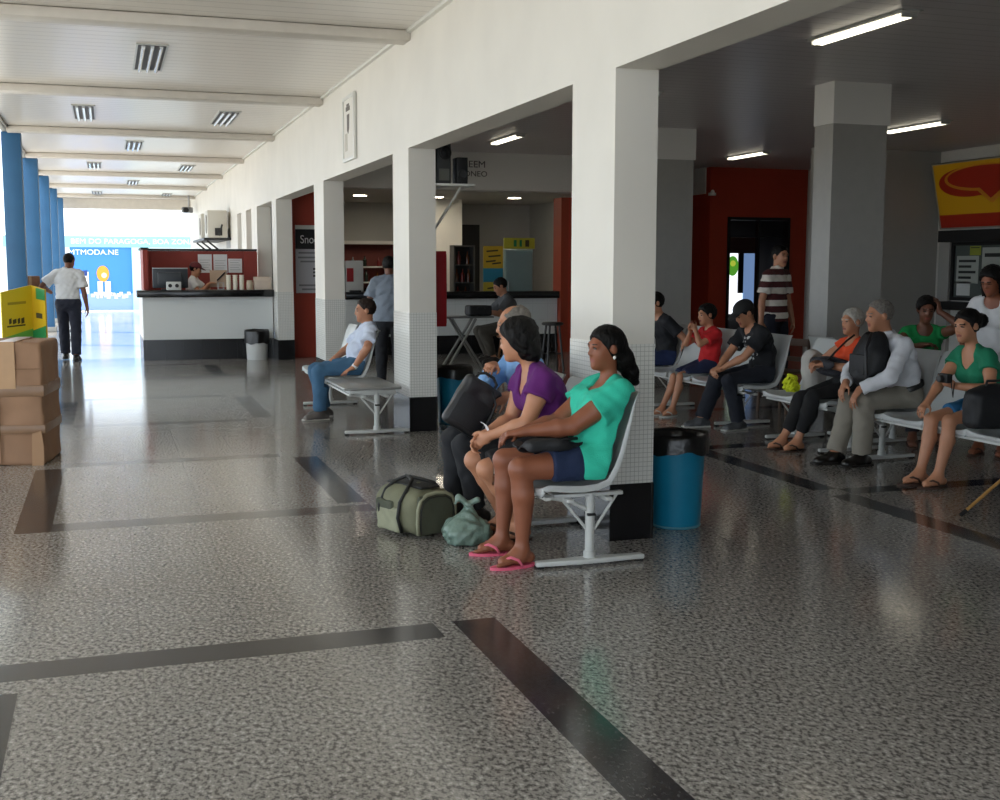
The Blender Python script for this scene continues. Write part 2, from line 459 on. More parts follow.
def person(name_label, loc, heading, pose, look, h=.009):
    """Builds one person from a pose (joint targets in the person's own axes: x forward, y left, z up, metres) and a look."""
    root = empty('person', name_label, 'person', loc, math.radians(heading), look.get('group'))
    s = look.get('s', 1.); fat = look.get('fat', 1.); fem = look.get('fem', False)
    hip = V(*pose['hip']); neck = V(*pose['neck']); u = nrm(neck - hip); L = np.linalg.norm(neck - hip)
    T = frame(pose.get('twist', 0)); lat = T[:, 1] - u * (T[:, 1] @ u); lat = nrm(lat + UP * math.tan(math.radians(pose.get('tilt', 0)))); fw = nrm(np.cross(lat, u))
    latp = frame(pose.get('ptwist', 0))[:, 1]; fwp = np.cross(latp, UP)
    sw = (.158 if fem else .178) * s * look.get('shw', 1)
    bend = pose.get('bend', .02) * s                       # slouch: the middle of the back moves backwards
    mid = hip + (neck - hip) * .42 - fw * bend; chest = hip + (neck - hip) * .70 - fw * bend * .6
    hipw = .092 * s
    F = fat
    torso = [cap(hip + UP * .0, mid, .108 * s * F, .092 * s * F, lat, 1.42), cap(mid, chest, .092 * s * F, .104 * s * (F * .5 + .5), lat, 1.42),
             cap(chest, neck - u * .075 * s, .104 * s * (F * .5 + .5), .078 * s, lat, 1.5 if fem else 1.62)]
    if look.get('belly'): torso.append(ell(mid + fw * .05 * s - u * .03, (.105 * s * look['belly'], .14 * s * look['belly'], .12 * s), np.stack([fw, lat, u], 1)))
    if fem:
        for q in (1, -1): torso.append(ell(chest + fw * (.078 + .03 * (F - 1)) * s + lat * q * .075 * s - u * .03 * s, V(.055, .07, .068) * s * look.get('bust', 1), np.stack([fw, lat, u], 1)))
    sh = {q: neck - u * .062 * s + lat * q * sw + V(*pose.get('sh%s' % ('L' if q > 0 else 'R'), (0, 0, 0))) for q in (1, -1)}
    for q in (1, -1): torso.append(cap(neck - u * .015 * s, sh[q] + u * .012 * s - lat * q * .02, .046 * s, .05 * s))
    seat = pose.get('seat')
    if seat is not None:
        for q in (1, -1): torso.append(ell(hip + latp * q * .075 * s - fwp * .02 * s - UP * .01, V(.115, .10, .10) * s * F))
    # head
    hc = V(*pose['head']); H = frame(*pose.get('look', (0, 0, 0))); hs = s * look.get('hs', 1.)
    g = lambda x, y, z: hc + H @ (V(x, y, z) * hs)
    hd = [ell(g(-.014, 0, .034), V(.097, .076, .088) * hs, H), ell(g(.022, 0, -.05), V(.066, .056, .066) * hs, H, k=.03), ell(g(.058, 0, -.02), V(.038, .05, .06) * hs, H),
          cap(g(.078, 0, -.092), g(.07, 0, -.09), .021 * hs, .026 * hs), cap(g(.084, 0, .022), g(.104, 0, -.016), .0085 * hs, .0135 * hs, k=.012),
          cap(g(.092, .011, -.02), g(.092, -.011, -.02), .0095 * hs, k=.008), cap(g(.078, .035, .03), g(.078, -.035, .03), .016 * hs, k=.02),
          ell(g(.094, .031, .012), V(.016, .017, .011) * hs, H, k=.012, sub=True), ell(g(.094, -.031, .012), V(.016, .017, .011) * hs, H, k=.012, sub=True),
          ell(g(.077, .031, .011), V(.013, .014, .011) * hs, H, k=.004), ell(g(.077, -.031, .011), V(.013, .014, .011) * hs, H, k=.004),
          cap(g(.084, .018, -.051), g(.084, -.018, -.051), .0085 * hs, k=.006), cap(g(.082, .015, -.063), g(.082, -.015, -.063), .0095 * hs, k=.006)]
    for q in (1, -1): hd.append(ell(g(-.008, q * .077, .002), V(.021, .011, .033) * hs, H @ frame(-14 * q, 8), k=.008))
    nk = [cap(neck - u * .05 * s, g(-.02, 0, -.045), .054 * s * (.88 if fem else 1), .050 * s * (.88 if fem else 1), k=.035)]
    # limbs
    la = .285 * s * pose.get('arm', 1); lf = .25 * s * pose.get('arm', 1); arms = {}; limb = []; ra = look.get('armr', F * .5 + .5)
    for q, nm in ((1, 'L'), (-1, 'R')):
        e, w = ik(sh[q], pose['hand' + nm], la, lf, pose.get('elbow' + nm, (-.4, q * .5, -1)))
        arms[q] = (sh[q], e, w)
        m2 = e + (w - e) * .28
        limb += [cap(sh[q], sh[q] + (e - sh[q]) * .45, .049 * s * ra, .047 * s * ra, k=.02), cap(sh[q] + (e - sh[q]) * .45, e, .047 * s * ra, .038 * s * ra, k=.015), cap(e, m2, .038 * s * ra, .040 * s * ra, k=.01), cap(m2, w, .040 * s * ra, .0255 * s, k=.01)]
        fd = nrm(w - e)
        d = V(*pose.get('hd' + nm, fd)); n = V(*pose.get('hn' + nm, (0, 0, -1)))
        limb += hand_prims(w, d, n, q, pose.get('curl' + nm, pose.get('curl', .45)), s * .98)
    lt_, lc = .425 * s * pose.get('leg', 1), .415 * s * pose.get('leg', 1); legs = {}; ll = []; cfs = {}
    for q, nm in ((1, 'L'), (-1, 'R')):
        hp = hip + latp * q * hipw
        kn, an = ik(hp, pose['foot' + nm], lt_, lc, pose.get('knee' + nm, (1, q * .08, .6)))
        legs[q] = (hp, kn, an)
        back = nrm(np.cross(nrm(an - kn), latp)); back = -back if (back @ fwp) > 0 else back
        cf = kn + (an - kn) * .33 + back * .017 * s
        cfs[q] = cf
        rl = look.get('legr', F * .6 + .4)
        ll += [cap(hp, kn, .084 * s * rl, .054 * s * (rl * .5 + .5), k=.03), cap(kn, cf, .051 * s * (rl * .5 + .5), .054 * s * (rl * .5 + .5), k=.02), cap(cf, an, .054 * s * (rl * .5 + .5), .033 * s, k=.02)]
        tv = frame(pose.get('toe' + nm, q * 8))[:, 0]
        ll += foot_prims(an, tv, s, look.get('feet', 'flip_flop') in ('flip_flop', 'sandal', 'bare'))
    # seat clearance
    def clear(o_):
        if seat is None: return None
        sz, fx, bk = seat['z'], seat['front'], seat.get('back')
        def post(f, x, y, z):
            box = np.maximum(np.maximum(z - sz - o_, x - fx), .355 - z)   # pan below the sitter
            f = np.maximum(f, -box).astype(np.float32)
            if bk:
                (x0, z0), (x1, z1) = bk; nx, nz = -(z1 - z0), (x1 - x0); l = math.hypot(nx, nz); nx, nz = nx / l, nz / l
                f = np.maximum(f, np.minimum(np.minimum((x - x0) * nx + (z - z0) * nz + o_, .93 - z), z - .40)).astype(np.float32)
            return f
        return post
    skin = look['skin']; hm = look.get('hairmat') or mat('hair_black', '15120f', .45)
    lip = mat('lips', '8a4a40', .5); eye = mat('eye_dark', '1c1512', .3)
    Hi = H.T
    def paint(c):
        p = (c - hc) @ Hi.T / hs; mi = np.zeros(len(c), np.int32)
        fr = p[:, 0] > .05; ay = np.abs(p[:, 1])
        mi[fr & (((ay - .031) / .014) ** 2 + ((p[:, 2] - .012) / .0065) ** 2 < 1)] = 1
        mi[fr & (ay < .024) & (np.abs(p[:, 2] + .057) < .011) & (p[:, 0] > .07)] = 2
        mi[fr & (ay > .013) & (ay < .050) & (np.abs(p[:, 2] - .034 + (ay - .03) ** 2 * 5) < .0042)] = 3
        return mi
    blob('body', torso + hd + nk + limb + ll, h, [skin, eye, lip, look.get('browmat', hm)], root, 0, .03, post=clear(.012), paint=paint)
    # hair
    hv = look.get('hair')
    if hv:
        t = hv.get('t', .012); hair = [ell(g(-.015, 0, .036), V(.099, .078, .09) * hs + t, H)]; k = .03
        n_ = nrm(H @ V(.84, 0, -.54 + hv.get('line', 0)))
        nape = hv.get('nape', -.075)
        cuts = [(g(.012 + hv.get('recede', 0), 0, -.02), n_), (g(-.05, 0, nape), H @ V(.35, 0, -.94))]
        hair[0]['cuts'] = cuts
        if hv.get('side'):     # fuller sides and back reaching down to the neck
            hair.append(ell(g(-.035, 0, -.01), V(.075, .088, .105) * hs + t * .4, H, cuts=[(g(.005, 0, 0), H @ V(1, 0, -.25)), (g(0, 0, hv['side']), H @ V(.25, 0, -1))]))
        if hv.get('ears', not hv.get('side')):
            for q in (1, -1): hair.append(ell(g(.0, q * .088, -.002), V(.024, .024, .034) * hs, H, sub=True, k=.006))
        for (a, b, r1, r2) in hv.get('locks', []): hair.append(cap(g(*a), g(*b), r1, r2, H[:, 1], hv.get('flat', 1.0)))
        if hv.get('bald'): hair.append(ell(g(.03, 0, .11), V(.09, .055, .06) * hs, H, sub=True, k=.01))
        blob('hair', hair, min(h, .008), hm, root, 0, .025, wr=hv.get('wr', .0032), wsc=hv.get('wsc', 3.2), post=clear(.012), smooth=0)
    if look.get('cap'):
        cm = look['cap']
        blob('cap', [ell(g(-.012, 0, .052), V(.112, .094, .088) * hs, H, cuts=[(g(0, 0, .035), H @ V(.12, 0, -1))]), ell(g(.098, 0, .046), V(.085, .078, .010) * hs, H @ frame(0, 10), k=.01)], .006, cm, root, 0, .01)
    # clothes
    top = look.get('top')
    if top:
        o = top.get('o', .014); P = list(torso)
        for q, nm in ((1, 'L'), (-1, 'R')):
            a, e, w = arms[q]; sl = top.get('sleeve' + nm, top.get('sleeve', .55)); fl = top.get('flare', .010)
            if sl <= 1:
                c = a + (e - a) * sl; dn = nrm(e - a)
                P.append(cap(a, a + (e - a) * (sl + .15), .051 * s * ra, (.047 + fl) * s * ra, k=.02, cuts=[(c, dn)]))
            else:
                c = e + (w - e) * (sl - 1); dn = nrm(w - e)
                P += [cap(a, e, .050 * s * ra, .043 * s * ra, k=.02), cap(e, w, .043 * s * ra, .032 * s, k=.02, cuts=[(c, dn)])]
        if top.get('lap'):
            for q in (1, -1):
                hp, kn, an = legs[q]; P.append(cap(hp, hp + (kn - hp) * top['lap'], .092 * s * look.get('legr', F * .6 + .4), .088 * s * look.get('legr', F * .6 + .4), k=.03))
        if top.get('collar'): P.append(cap(neck - u * .03 * s, neck + (g(-.02, 0, -.045) - neck) * .45, .058 * s, .052 * s, k=.01, cuts=[(neck + (g(-.02, 0, -.045) - neck) * .42, nrm(g(-.02, 0, -.045) - neck + UP * .02 - fw * .03))]))
        nd = top.get('neck', .075)
        if not top.get('collar'):
            P.append(ell(neck + fw * .055 * s + u * (.055 - nd * .55) * s, V(.085, top.get('nw', .075), nd) * s, np.stack([fw, lat, u], 1), sub=True, k=.006))
        if top.get('open'): P.append(ell(neck + fw * .085 * s - u * .05 * s, V(.05, .022, .07) * s, np.stack([fw, lat, u], 1), sub=True, k=.004))
        if top.get('tube'): cutp = [(chest + u * top['tube'] * s, u)]
        else: cutp = []
        hem = hip + u * top.get('hem', -.02) * s
        if seat is not None or top.get('tuck'):
            cutp.append((hem, -nrm(u + fwp * top.get('hemtip', -.15))))
        else: cutp.append((hem, -UP))
        if not seat and top.get('tail'):
            P.append(cap(mid, hip + UP * top.get('hem', -.02), .105 * s * F, .118 * s * F, lat, 1.42))
        ob = blob('shirt', P, min(h, .008), top['mats'] if 'mats' in top else top['mat'], root, o, .03, cuts=cutp, wr=top.get('wr', .0045), post=clear(.006), paint=top.get('paint') and (lambda c: top['paint'](c, hip, u, L, fw, lat, chest)))
    bot = look.get('bottom')
    if bot:
        o = bot.get('o', .014); wc = [(hip + u * bot.get('waist', .10) * s, u)]; P = [cap(hip + UP * -.0, mid * .62 + hip * .38, .113 * s * F, .098 * s * F, lat, 1.40, cuts=wc)]
        if seat is not None:
            for q in (1, -1): P.append(ell(hip + latp * q * .075 * s - fwp * .02 * s - UP * .01, V(.115, .10, .10) * s * F, cuts=wc))
        rl = look.get('legr', F * .6 + .4)
        for q in (1, -1):
            hp, kn, an = legs[q]; ln = bot.get('len', 2.); w_ = bot.get('wide', 0)
            if ln <= 1:
                c = hp + (kn - hp) * ln
                P.append(cap(hp, kn, .09 * s * rl, (.060 + w_) * s * rl, k=.02, cuts=[(c, nrm(kn - hp))]))
            else:
                c = kn + (an - kn) * (ln - 1); rk = .058 * (rl * .5 + .5)
                P += [cap(kn, cfs[q], (rk + .002) * s, (rk + .001) * s, k=.02), cap(cfs[q], cfs[q] + (an - cfs[q]) * .5, (rk + .001) * s, .050 * s, k=.02), cap(hp, kn, .089 * s * rl, (rk + .004) * s, k=.025), cap(kn, an - UP * .02, (rk + .004) * s, (.046 + w_) * s, k=.02, cuts=[(c, nrm(an - kn))])]
        if bot.get('skirt'):
            a, b = legs[1][1], legs[-1][1]; m_ = (a + b) / 2
            P.append(cap(hip, hip + (m_ - hip) * bot['skirt'], .088 * s, .07 * s, latp, 1.9, k=.03, cuts=[(hip + (m_ - hip) * bot['skirt'] * .97, nrm(m_ - hip))]))
        blob('trousers' if bot.get('len', 2) > 1.2 else ('skirt' if bot.get('skirt') else 'shorts'), P, min(h, .008), bot['mat'], root, o, .03, wr=bot.get('wr', .0038), post=clear(.004))
        if bot.get('belt'):
            blob('belt', torso[:2] + [P[0]], .006, bot['belt'], root, o + .012, .03, cuts=[(hip + u * (bot.get('waist', .10) + .005) * s, u), (hip + u * (bot.get('waist', .10) - .032) * s, -u)], post=clear(.001))
    # footwear
    ft = look.get('feet', 'flip_flop'); fm = look.get('footmat')
    for q, nm in ((1, 'L'), (-1, 'R')):
        if ft == 'bare' or fm is None: break
        an = legs[q][2]; tv = frame(pose.get('toe' + nm, q * 8))[:, 0]; lt = V(-tv[1], tv[0], 0); z0 = an[2] - .085 * s
        gg = lambda x, y, z: V(an[0], an[1], z0) + tv * x * s + lt * y * s + UP * z * s
        R3 = np.stack([tv, lt, UP], 1)
        if ft in ('shoe', 'sneaker'):
            P = [cap(gg(-.05, 0, .036), gg(.03, 0, .046), .041 * s, .044 * s), cap(gg(.02, 0, .045), gg(.13, 0, .03), .041 * s, .031 * s, lt, 1.2), cap(gg(.12, 0, .026), gg(.155, 0, .024), .028 * s, .024 * s, lt, 1.5), cap(an - UP * .005, gg(.02, 0, .05), .043 * s, .045 * s, cuts=[(an + UP * .012, UP)])]
            ob = blob('shoe', P, min(h, .007), fm, root, .003, .025, cuts=[(gg(0, 0, .012), -UP)])
            blob('sole', [slab(gg(.052, 0, .007), V(.142, .047, .009) * s, R3, rd=.008)], .0045, look.get('solemat', mat('shoe_sole', '2a2724', .7)), ob, 0, .01)
        else:
            b = B(); pts = []
            for i in range(28):
                a_ = 2 * PI * i / 28; x = .052 + .142 * math.cos(a_); y = (.050 if x > .08 else .042) * math.sin(a_) * (1 - .12 * math.cos(2 * a_) * .5)
                p = gg(x, y, 0); pts.append((p[0], p[1]))
            b.prism(pts, z0 - .016, z0 - .001, fm)
            ob = b.done('flip_flop' if ft == 'flip_flop' else 'sandal', root)
            for e in (1, -1):
                c = B(); c.tube([gg(.125, .010, .004), gg(.118, .012, .034), gg(.085, e * .036, .052), gg(.045, e * .050, .036), gg(.02, e * .047, .0)], .0085 * s, look.get('strapmat', fm), 8)
                c.done('strap', ob, sharp=0)
    return root, dict(prims=torso + hd + nk + limb + ll, loc=loc, heading=heading, arms=arms, legs=legs, neck=neck, hip=hip, chest=chest, fw=fw, lat=lat, u=u, g=g)

def carve(info, at, gap=.032, then=None):
    """Lets a soft bag give way to the person it rests against."""
    a = math.radians(info['heading']); c, s = math.cos(a), math.sin(a); L = info['loc']
    def post(f, x, y, z):
        X, Y, Z = x + at[0] - L[0], y + at[1] - L[1], z + at[2] - L[2]
        lx, ly = c * X + s * Y, -s * X + c * Y
        for p in info['prims']:
            if not p['sub']: f = np.maximum(f, -dist(p, gap, lx, ly, Z)).astype(np.float32)
        return f if then is None else then(f, x, y, z)
    return post
# ------------------------------------------------------------------ camera (1000 x 800 frame)
FPX = 1170.0
cam = bpy.data.cameras.new('camera'); cam.sensor_fit = 'HORIZONTAL'; cam.sensor_width = 36; cam.lens = FPX / 1000 * 36; cam.clip_end = 400
co = bpy.data.objects.new('camera', cam); COL.objects.link(co)
co.matrix_world = Matrix(((.94834039, .03480357, -.31533985, 0), (-.31725115, .10870281, -.94209098, 0), (.0014902, .99346485, .11412873, 1.6), (0, 0, 0, 1)))
S.camera = co

# ------------------------------------------------------------------ shared materials
WHITE = mat('painted_white', 'dcd8cf', .55, var=.04, vscale=1.5)
WHITE2 = mat('painted_white_gloss', 'd6d6d0', .35, var=.03, vscale=2)
GREYW = mat('grey_wall_paint', 'aaa9a4', .55, var=.05, vscale=1.2)
RED = mat('red_wall_paint', 'ab3a22', .5, var=.08, vscale=2)
BLACKT = mat_grid('black_tile', '151517', '2c2c2c', .3, .3, 0, .004, .18)
TILE = mat_grid('white_small_tile', 'dfdfda', 'aaaaa5', .027, .027, .027, .0026, .25)
TILEW = mat_grid('white_tile', 'd3d6d4', 'b9bbb8', .3, .3, .3, .004, .25)
BLUEP = mat('blue_post_paint', '31648f', .5, var=.06, vscale=3)
BLACK = mat('black_stone', '121214', .15)
DARK = mat('dark_grey', '252526', .5)
BLK = mat('matt_black', '101011', .55)
CHROME = mat('galvanised', '9a9a98', .35, .8)
LIGHTG = mat('light_grey_plastic', 'b6b9b8', .35, var=.03, vscale=4)
PALE = mat('pale_enamel', 'c4c6c3', .35, var=.06, vscale=9)
RUB = mat('black_rubber', '131313', .7)
PAPER = mat('white_paper', 'e4e4e6', .7)
CARD = mat('cardboard', 'a57f5c', .8, var=.10, vscale=3, bump=.15, bscale=25)
TAPE = mat('parcel_tape', 'b08a62', .3, var=.06, vscale=6)
YEL = mat('yellow_paint', 'd9c02c', .5)
GRN = mat('green_paint', '2f8a3c', .5)

# ------------------------------------------------------------------ floor
GR = mat_granite('granite', '98948f', '5b5855', 'c0bcb6')
GRD = mat_granite('granite_dark', '3d3b3c', '2c2a2b', '4b4949', False, .14)
GRM = mat_granite('granite_mid', '5c5957', '3a3837', '716d6a', False, .14)
xs = sorted([-1.6, -.58, -.37, 1.34, 1.43, 1.63, 4.76, 4.96, 15.4])
ys = sorted([-7, 2.3, 4.6, 4.74, 4.95, 7.42, 7.64, 7.72, 9.74, 9.80, 9.98, 12.2, 12.38, 12.46, 14.5, 14.6, 14.8, 17.1, 17.3, 17.36, 19.4, 19.46, 19.66, 6.92, 7.12, 9.05, 9.25, 11.5, 11.7, 13.9, 14.1, 42.5])
b = B(); si = [b.slot(m) for m in (GR, GRD, GRM)]
vv = {}
def gv(x, y):
    if (x, y) not in vv: vv[(x, y)] = b.bm.verts.new((x, y, 0))
    return vv[(x, y)]
def inn(v, *r): return any(a < v < c for a, c in r)
for i in range(len(xs) - 1):
    for j in range(len(ys) - 1):
        x, y = (xs[i] + xs[i + 1]) / 2, (ys[j] + ys[j + 1]) / 2
        k = 0
        if inn(x, (1.43, 1.63)) and inn(y, (2.3, 4.95), (7.72, 9.74), (17.36, 19.4)): k = 1
        if inn(x, (1.43, 1.63)) and inn(y, (12.46, 14.5)): k = 2
        if inn(x, (-.58, -.37)) and inn(y, (2.3, 4.6), (7.42, 9.74), (12.46, 14.5)): k = 1
        if inn(x, (-.37, 1.34)) and inn(y, (4.74, 4.95)): k = 1
        if inn(x, (-1.6, -.58), (-.58, -.37)) and inn(y, (4.74, 4.95)): k = 1
        if inn(x, (-.37, 1.34), (1.34, 1.43), (1.43, 1.63)) and inn(y, (7.42, 7.64)): k = 2
        if inn(x, (-.37, 1.34)) and inn(y, (9.8, 9.98), (12.2, 12.38), (14.6, 14.8), (17.1, 17.3), (19.46, 19.66)): k = 2
        if inn(x, (4.76, 4.96)) and y < 14.1 and not inn(y, (6.92, 7.12)): k = 1
        if x > 4.96 and inn(y, (4.74, 4.95), (6.92, 7.12), (9.05, 9.25), (11.5, 11.7), (13.9, 14.1)): k = 1
        f = b.bm.faces.new((gv(xs[i], ys[j]), gv(xs[i + 1], ys[j]), gv(xs[i + 1], ys[j + 1]), gv(xs[i], ys[j + 1])))
        f.material_index = k
fl = b.done('floor', kind='structure', sharp=0)

PAVE = mat('concrete_pavement', 'c4bfb6', .8, var=.06, vscale=.5)
b = B(); b.box((-60, -30, -.16), (-1.6, 90, -.06), PAVE); b.box((-1.6, 42.5, -.16), (60, 90, -.06), PAVE)
b.done('ground', kind='structure')

# ------------------------------------------------------------------ colonnade
SHAFT = WHITE
def column(x0, x1, y0, y1, ztop, tile=True):
    r = B(); r.box((x0, y0, 1.15), (x1, y1, ztop), SHAFT if tile else WHITE2)
    o = r.done('column', kind='structure')
    if tile:
        t = B(); t.box((x0 - .003, y0 - .003, .335), (x1 + .003, y1 + .003, 1.15), TILE); t.done('tile_cladding', o)
        t = B(); t.box((x0 - .008, y0 - .008, 0), (x1 + .008, y1 + .008, .335), BLACKT); t.done('plinth', o)
    return o
for y0, dy in ((-3.2, .64), (1.4, .64), (6.155, .64), (10.92, .64), (15.5, .74), (20.05, .55), (22.7, .9), (24.5, .9)):
    column(2.74, 3.005, y0, y0 + dy, 2.70)
b = B(); b.box((2.74, -6.5, 2.70), (3.005, 41, 3.85), WHITE); b.done('wall_colonnade', kind='structure')
b = B(); b.box((2.74, 26.2, 0), (3.03, 41, 2.70), WHITE); b.box((2.735, 27.8, 2.0), (2.745, 28.7, 2.45), GREYW); b.done('wall_right', kind='structure')
b = B(); b.box((2.70, -6.5, 3.73), (2.74, 41, 3.76), WHITE2); b.done('trim_1', kind='structure')

PLK = mat_planks('ceiling_boards_white', 'e3ded6', .2, .28)
PLG = mat_planks('ceiling_boards_grey', 'd4d0d2', .2, .35)
b = B(); b.box((-1.42, -6.5, 3.76), (2.74, 41, 3.86), PLK); b.done('ceiling', kind='structure')
b = B(); b.box((3.005, -6.5, 3.64), (15.3, 27, 3.86), PLG); b.done('ceiling_hall', kind='structure')
BEAM = mat('beam_shaded_white', 'cfc9c0', .5, var=.04)  # white beams, colour darkened for the shadow on their front faces
for i in range(11):
    y = -3.0 + 4.6 * i
    if y > 40: break
    b = B(); b.box((-1.40, y, 3.665), (2.735, y + .26, 3.755), BEAM, .008); b.done('ceiling_beam', kind='structure')
b = B(); b.box((-1.40, 40.7, 3.42), (2.735, 41, 3.755), BEAM); b.done('trim_2', kind='structure')
b = B(); b.box((-1.50, -6.5, 3.70), (-1.42, 41, 3.90), GREYW, .01); b.box((-1.42, -6.5, 3.715), (-1.38, 41, 3.758), mat('gutter_grey', '8a8781', .5)); b.done('trim_3', kind='structure')
for k in (-3, -2, 0, 1, 2, 3, 4):     # blue posts along the open side
    y = 20.4 + 4.85 * k
    r = B(); r.box((-1.51, y, 0), (-1.22, y + .32, 3.70), BLUEP, .012)
    o = r.done('post', kind='structure')
    r = B(); r.box((-1.54, y - .03, 0), (-1.19, y + .35, .12), GREYW, .01); r.done('base_block', o)
# canopy slab added beyond the open side to keep sun off the near floor
b = B(); b.box((-6.0, -8, 4.35), (-1.62, 22.6, 4.5), mat('sun_block_sheet', 'c9ccc8', .5)); b.box((-6.1, -8, 4.2), (-6.0, 22.6, 4.6), GREYW); b.box((-6.0, 22.5, 4.2), (-1.62, 22.6, 4.6), DARK)
b.done('roof_sun_block', kind='structure')

# ------------------------------------------------------------------ hall walls
b = B(); b.box((14.30, -6.5, 0), (14.46, 17.93, 3.64), mat('pale_wall', 'd6d4ce', .6, var=.04)); b.done('wall_hall_right', kind='structure')
b = B(); b.box((11.7, 17.77, 0), (14.30, 17.93, 3.64), GREYW); b.done('wall_hall_end', kind='structure')
b = B(); b.box((3.03, -6.6, 0), (15.3, -6.5, 3.64), GREYW); b.done('wall_hall_near', kind='structure')
PIER = mat('pier_paint', 'a6a5a1', .5, var=.03)
for y0 in (2.1, 11.42, 16.05):
    r = B(); r.box((7.73, y0, .335), (8.44, y0 + .36, 3.18), PIER); r.box((7.72, y0 - .012, 3.18), (8.47, y0 + .372, 3.64), mat('pier_white', 'e2e1dd', .5))
    o = r.done('column', kind='structure')
    t = B(); t.box((7.722, y0 - .008, 0), (8.448, y0 + .368, .333), BLACKT); t.done('plinth', o)
# red cabin at the far end of the hall
b = B(); zt = 2.62
b.box((11.970, 21.995, 0), (12.385, 22.184, 3.64), RED); b.box((13.88, 21.995, 0), (15.293, 22.184, 3.64), RED); b.box((12.385, 21.995, zt), (13.88, 22.184, 3.64), RED)
b.box((11.970, 22.184, 0), (12.121, 25.488, 3.64), RED)
b.done('wall_red_cabin', kind='structure')
b = B(); b.box((11.945, 22.184, 3.1), (11.970, 24.544, 3.64), WHITE2); b.box((11.819, 25.394, 0), (15.293, 25.488, 3.64), DARK); b.box((15.198, 22.184, 0), (15.293, 25.488, 3.64), DARK); b.done('wall_cabin_back', kind='structure')
b = B(); b.box((9.2, 24.6, 0), (11.97, 24.75, 3.64), RED); b.box((14.30, 17.93, 0), (14.46, 22.0, 3.64), GREYW); b.box((9.2, 25.2, 0), (9.3, 24.6, 3.64), GREYW); b.done('wall_hall_back', kind='structure')
b = B(); b.box((12.385, 21.957, 0), (12.442, 22.165, zt), BLK); b.box((13.823, 21.957, 0), (13.88, 22.165, zt), BLK); b.box((12.385, 21.957, zt - .06), (13.88, 22.165, zt), BLK); b.box((13.122, 21.995, 0), (13.169, 22.108, zt - .06), BLK)
b.box((12.442, 22.042, 2.2), (13.823, 22.080, 2.24), BLK)
d1 = b.done('door_1', kind='structure')
b = B(); b.box((13.9, 24.85, 1.90), (14.80, 24.9, 2.30), mat('roller_blind', '6b5a52', .7)); b.done('blind', d1)
# bright window at the back of the cabin, with a green emblem and a pale blue panel
b = B(); b.box((13.7, 25.0, .45), (14.86, 25.04, 1.90), mat('daylit_pane', 'ffffff', .3, emit='f2f6ff', estr=.7)); w1 = b.done('window_1', kind='structure')
b = B(); b.box((14.52, 24.95, .60), (14.86, 24.99, 1.90), mat('pale_blue_panel', '7f9fd0', .5, emit='7f9fd0', estr=.3)); b.done('side_panel', w1)
b = B(); b.lathe([(.01, 0), (.17, 0), (.17, .01), (.01, .01)], mat('green_emblem', '3f8a2a', .5, emit='5fae36', estr=.3), 24, M=Matrix.Translation((14.23, 24.98, 1.60)) @ Matrix.Rotation(PI / 2, 4, 'X') @ Matrix.Diagonal((.9, 1.4, 1, 1)))
b.lathe([(.01, 0), (.07, 0), (.07, .01), (.01, .01)], mat('emblem_yellow', 'c6d84a', .5, emit='c6d84a', estr=.3), 20, M=Matrix.Translation((14.23, 24.965, 1.66)) @ Matrix.Rotation(PI / 2, 4, 'X'))
b.done('emblem', w1)
b = B(); b.box((13.95, 24.96, 1.02), (14.08, 24.99, 1.90), BLK); b.box((14.38, 24.96, .95), (14.52, 24.99, 1.90), BLK); b.done('mullion', w1)
b = B(); b.box((11.913, 21.920, 3.05), (12.064, 21.995, 3.11), WHITE2, .01); b.lathe([(.05, 0), (.035, .05), (.01, .07)], WHITE2, 16, (11.989, 21.939, 3.1))
tag(b.done('wall_sensor'), 'small white wall sensor on the red wall left of the doorway', 'sensor')

# ------------------------------------------------------------------ snack bar
b = B(); b.box((3.03, 20.6, 2.97), (9.2, 20.75, 3.64), mat('soffit_paint', 'd9d7d2', .6)); b.done('wall_snack_bar', kind='structure')
b = B(); b.box((3.03, 20.75, 2.95), (9.2, 25.2, 3.0), mat('snack_ceiling', 'b5b3ae', .6)); b.done('ceiling_snack_bar', kind='structure')
b = B(); b.box((3.03, 25.1, 0), (9.2, 25.2, 2.95), GREYW); b.box((3.03, 20.75, 0), (3.1, 25.1, 2.95), GREYW); b.box((9.1, 20.75, 0), (9.2, 25.1, 3.64), GREYW)
b.box((6.9, 25.05, 0), (7.9, 25.12, 2.5), BLK)
b.box((6.35, 23.4, 0), (7.0, 23.9, 2.95), WHITE); b.done('wall_snack_back', kind='structure')
b = B(); b.box((3.05, 20.5, 0), (3.95, 20.6, 2.97), RED); b.done('wall_red_panel', kind='structure')
b = B(); b.box((8.0, 20.35, 0), (8.14, 20.75, 2.85), mat('terracotta', '9a3b22', .5)); b.box((8.14, 20.35, 0), (8.36, 20.75, 2.85), RED); b.box((8.36, 20.55, 0), (9.2, 20.75, 2.97), RED); b.done('wall_red_post', kind='structure')
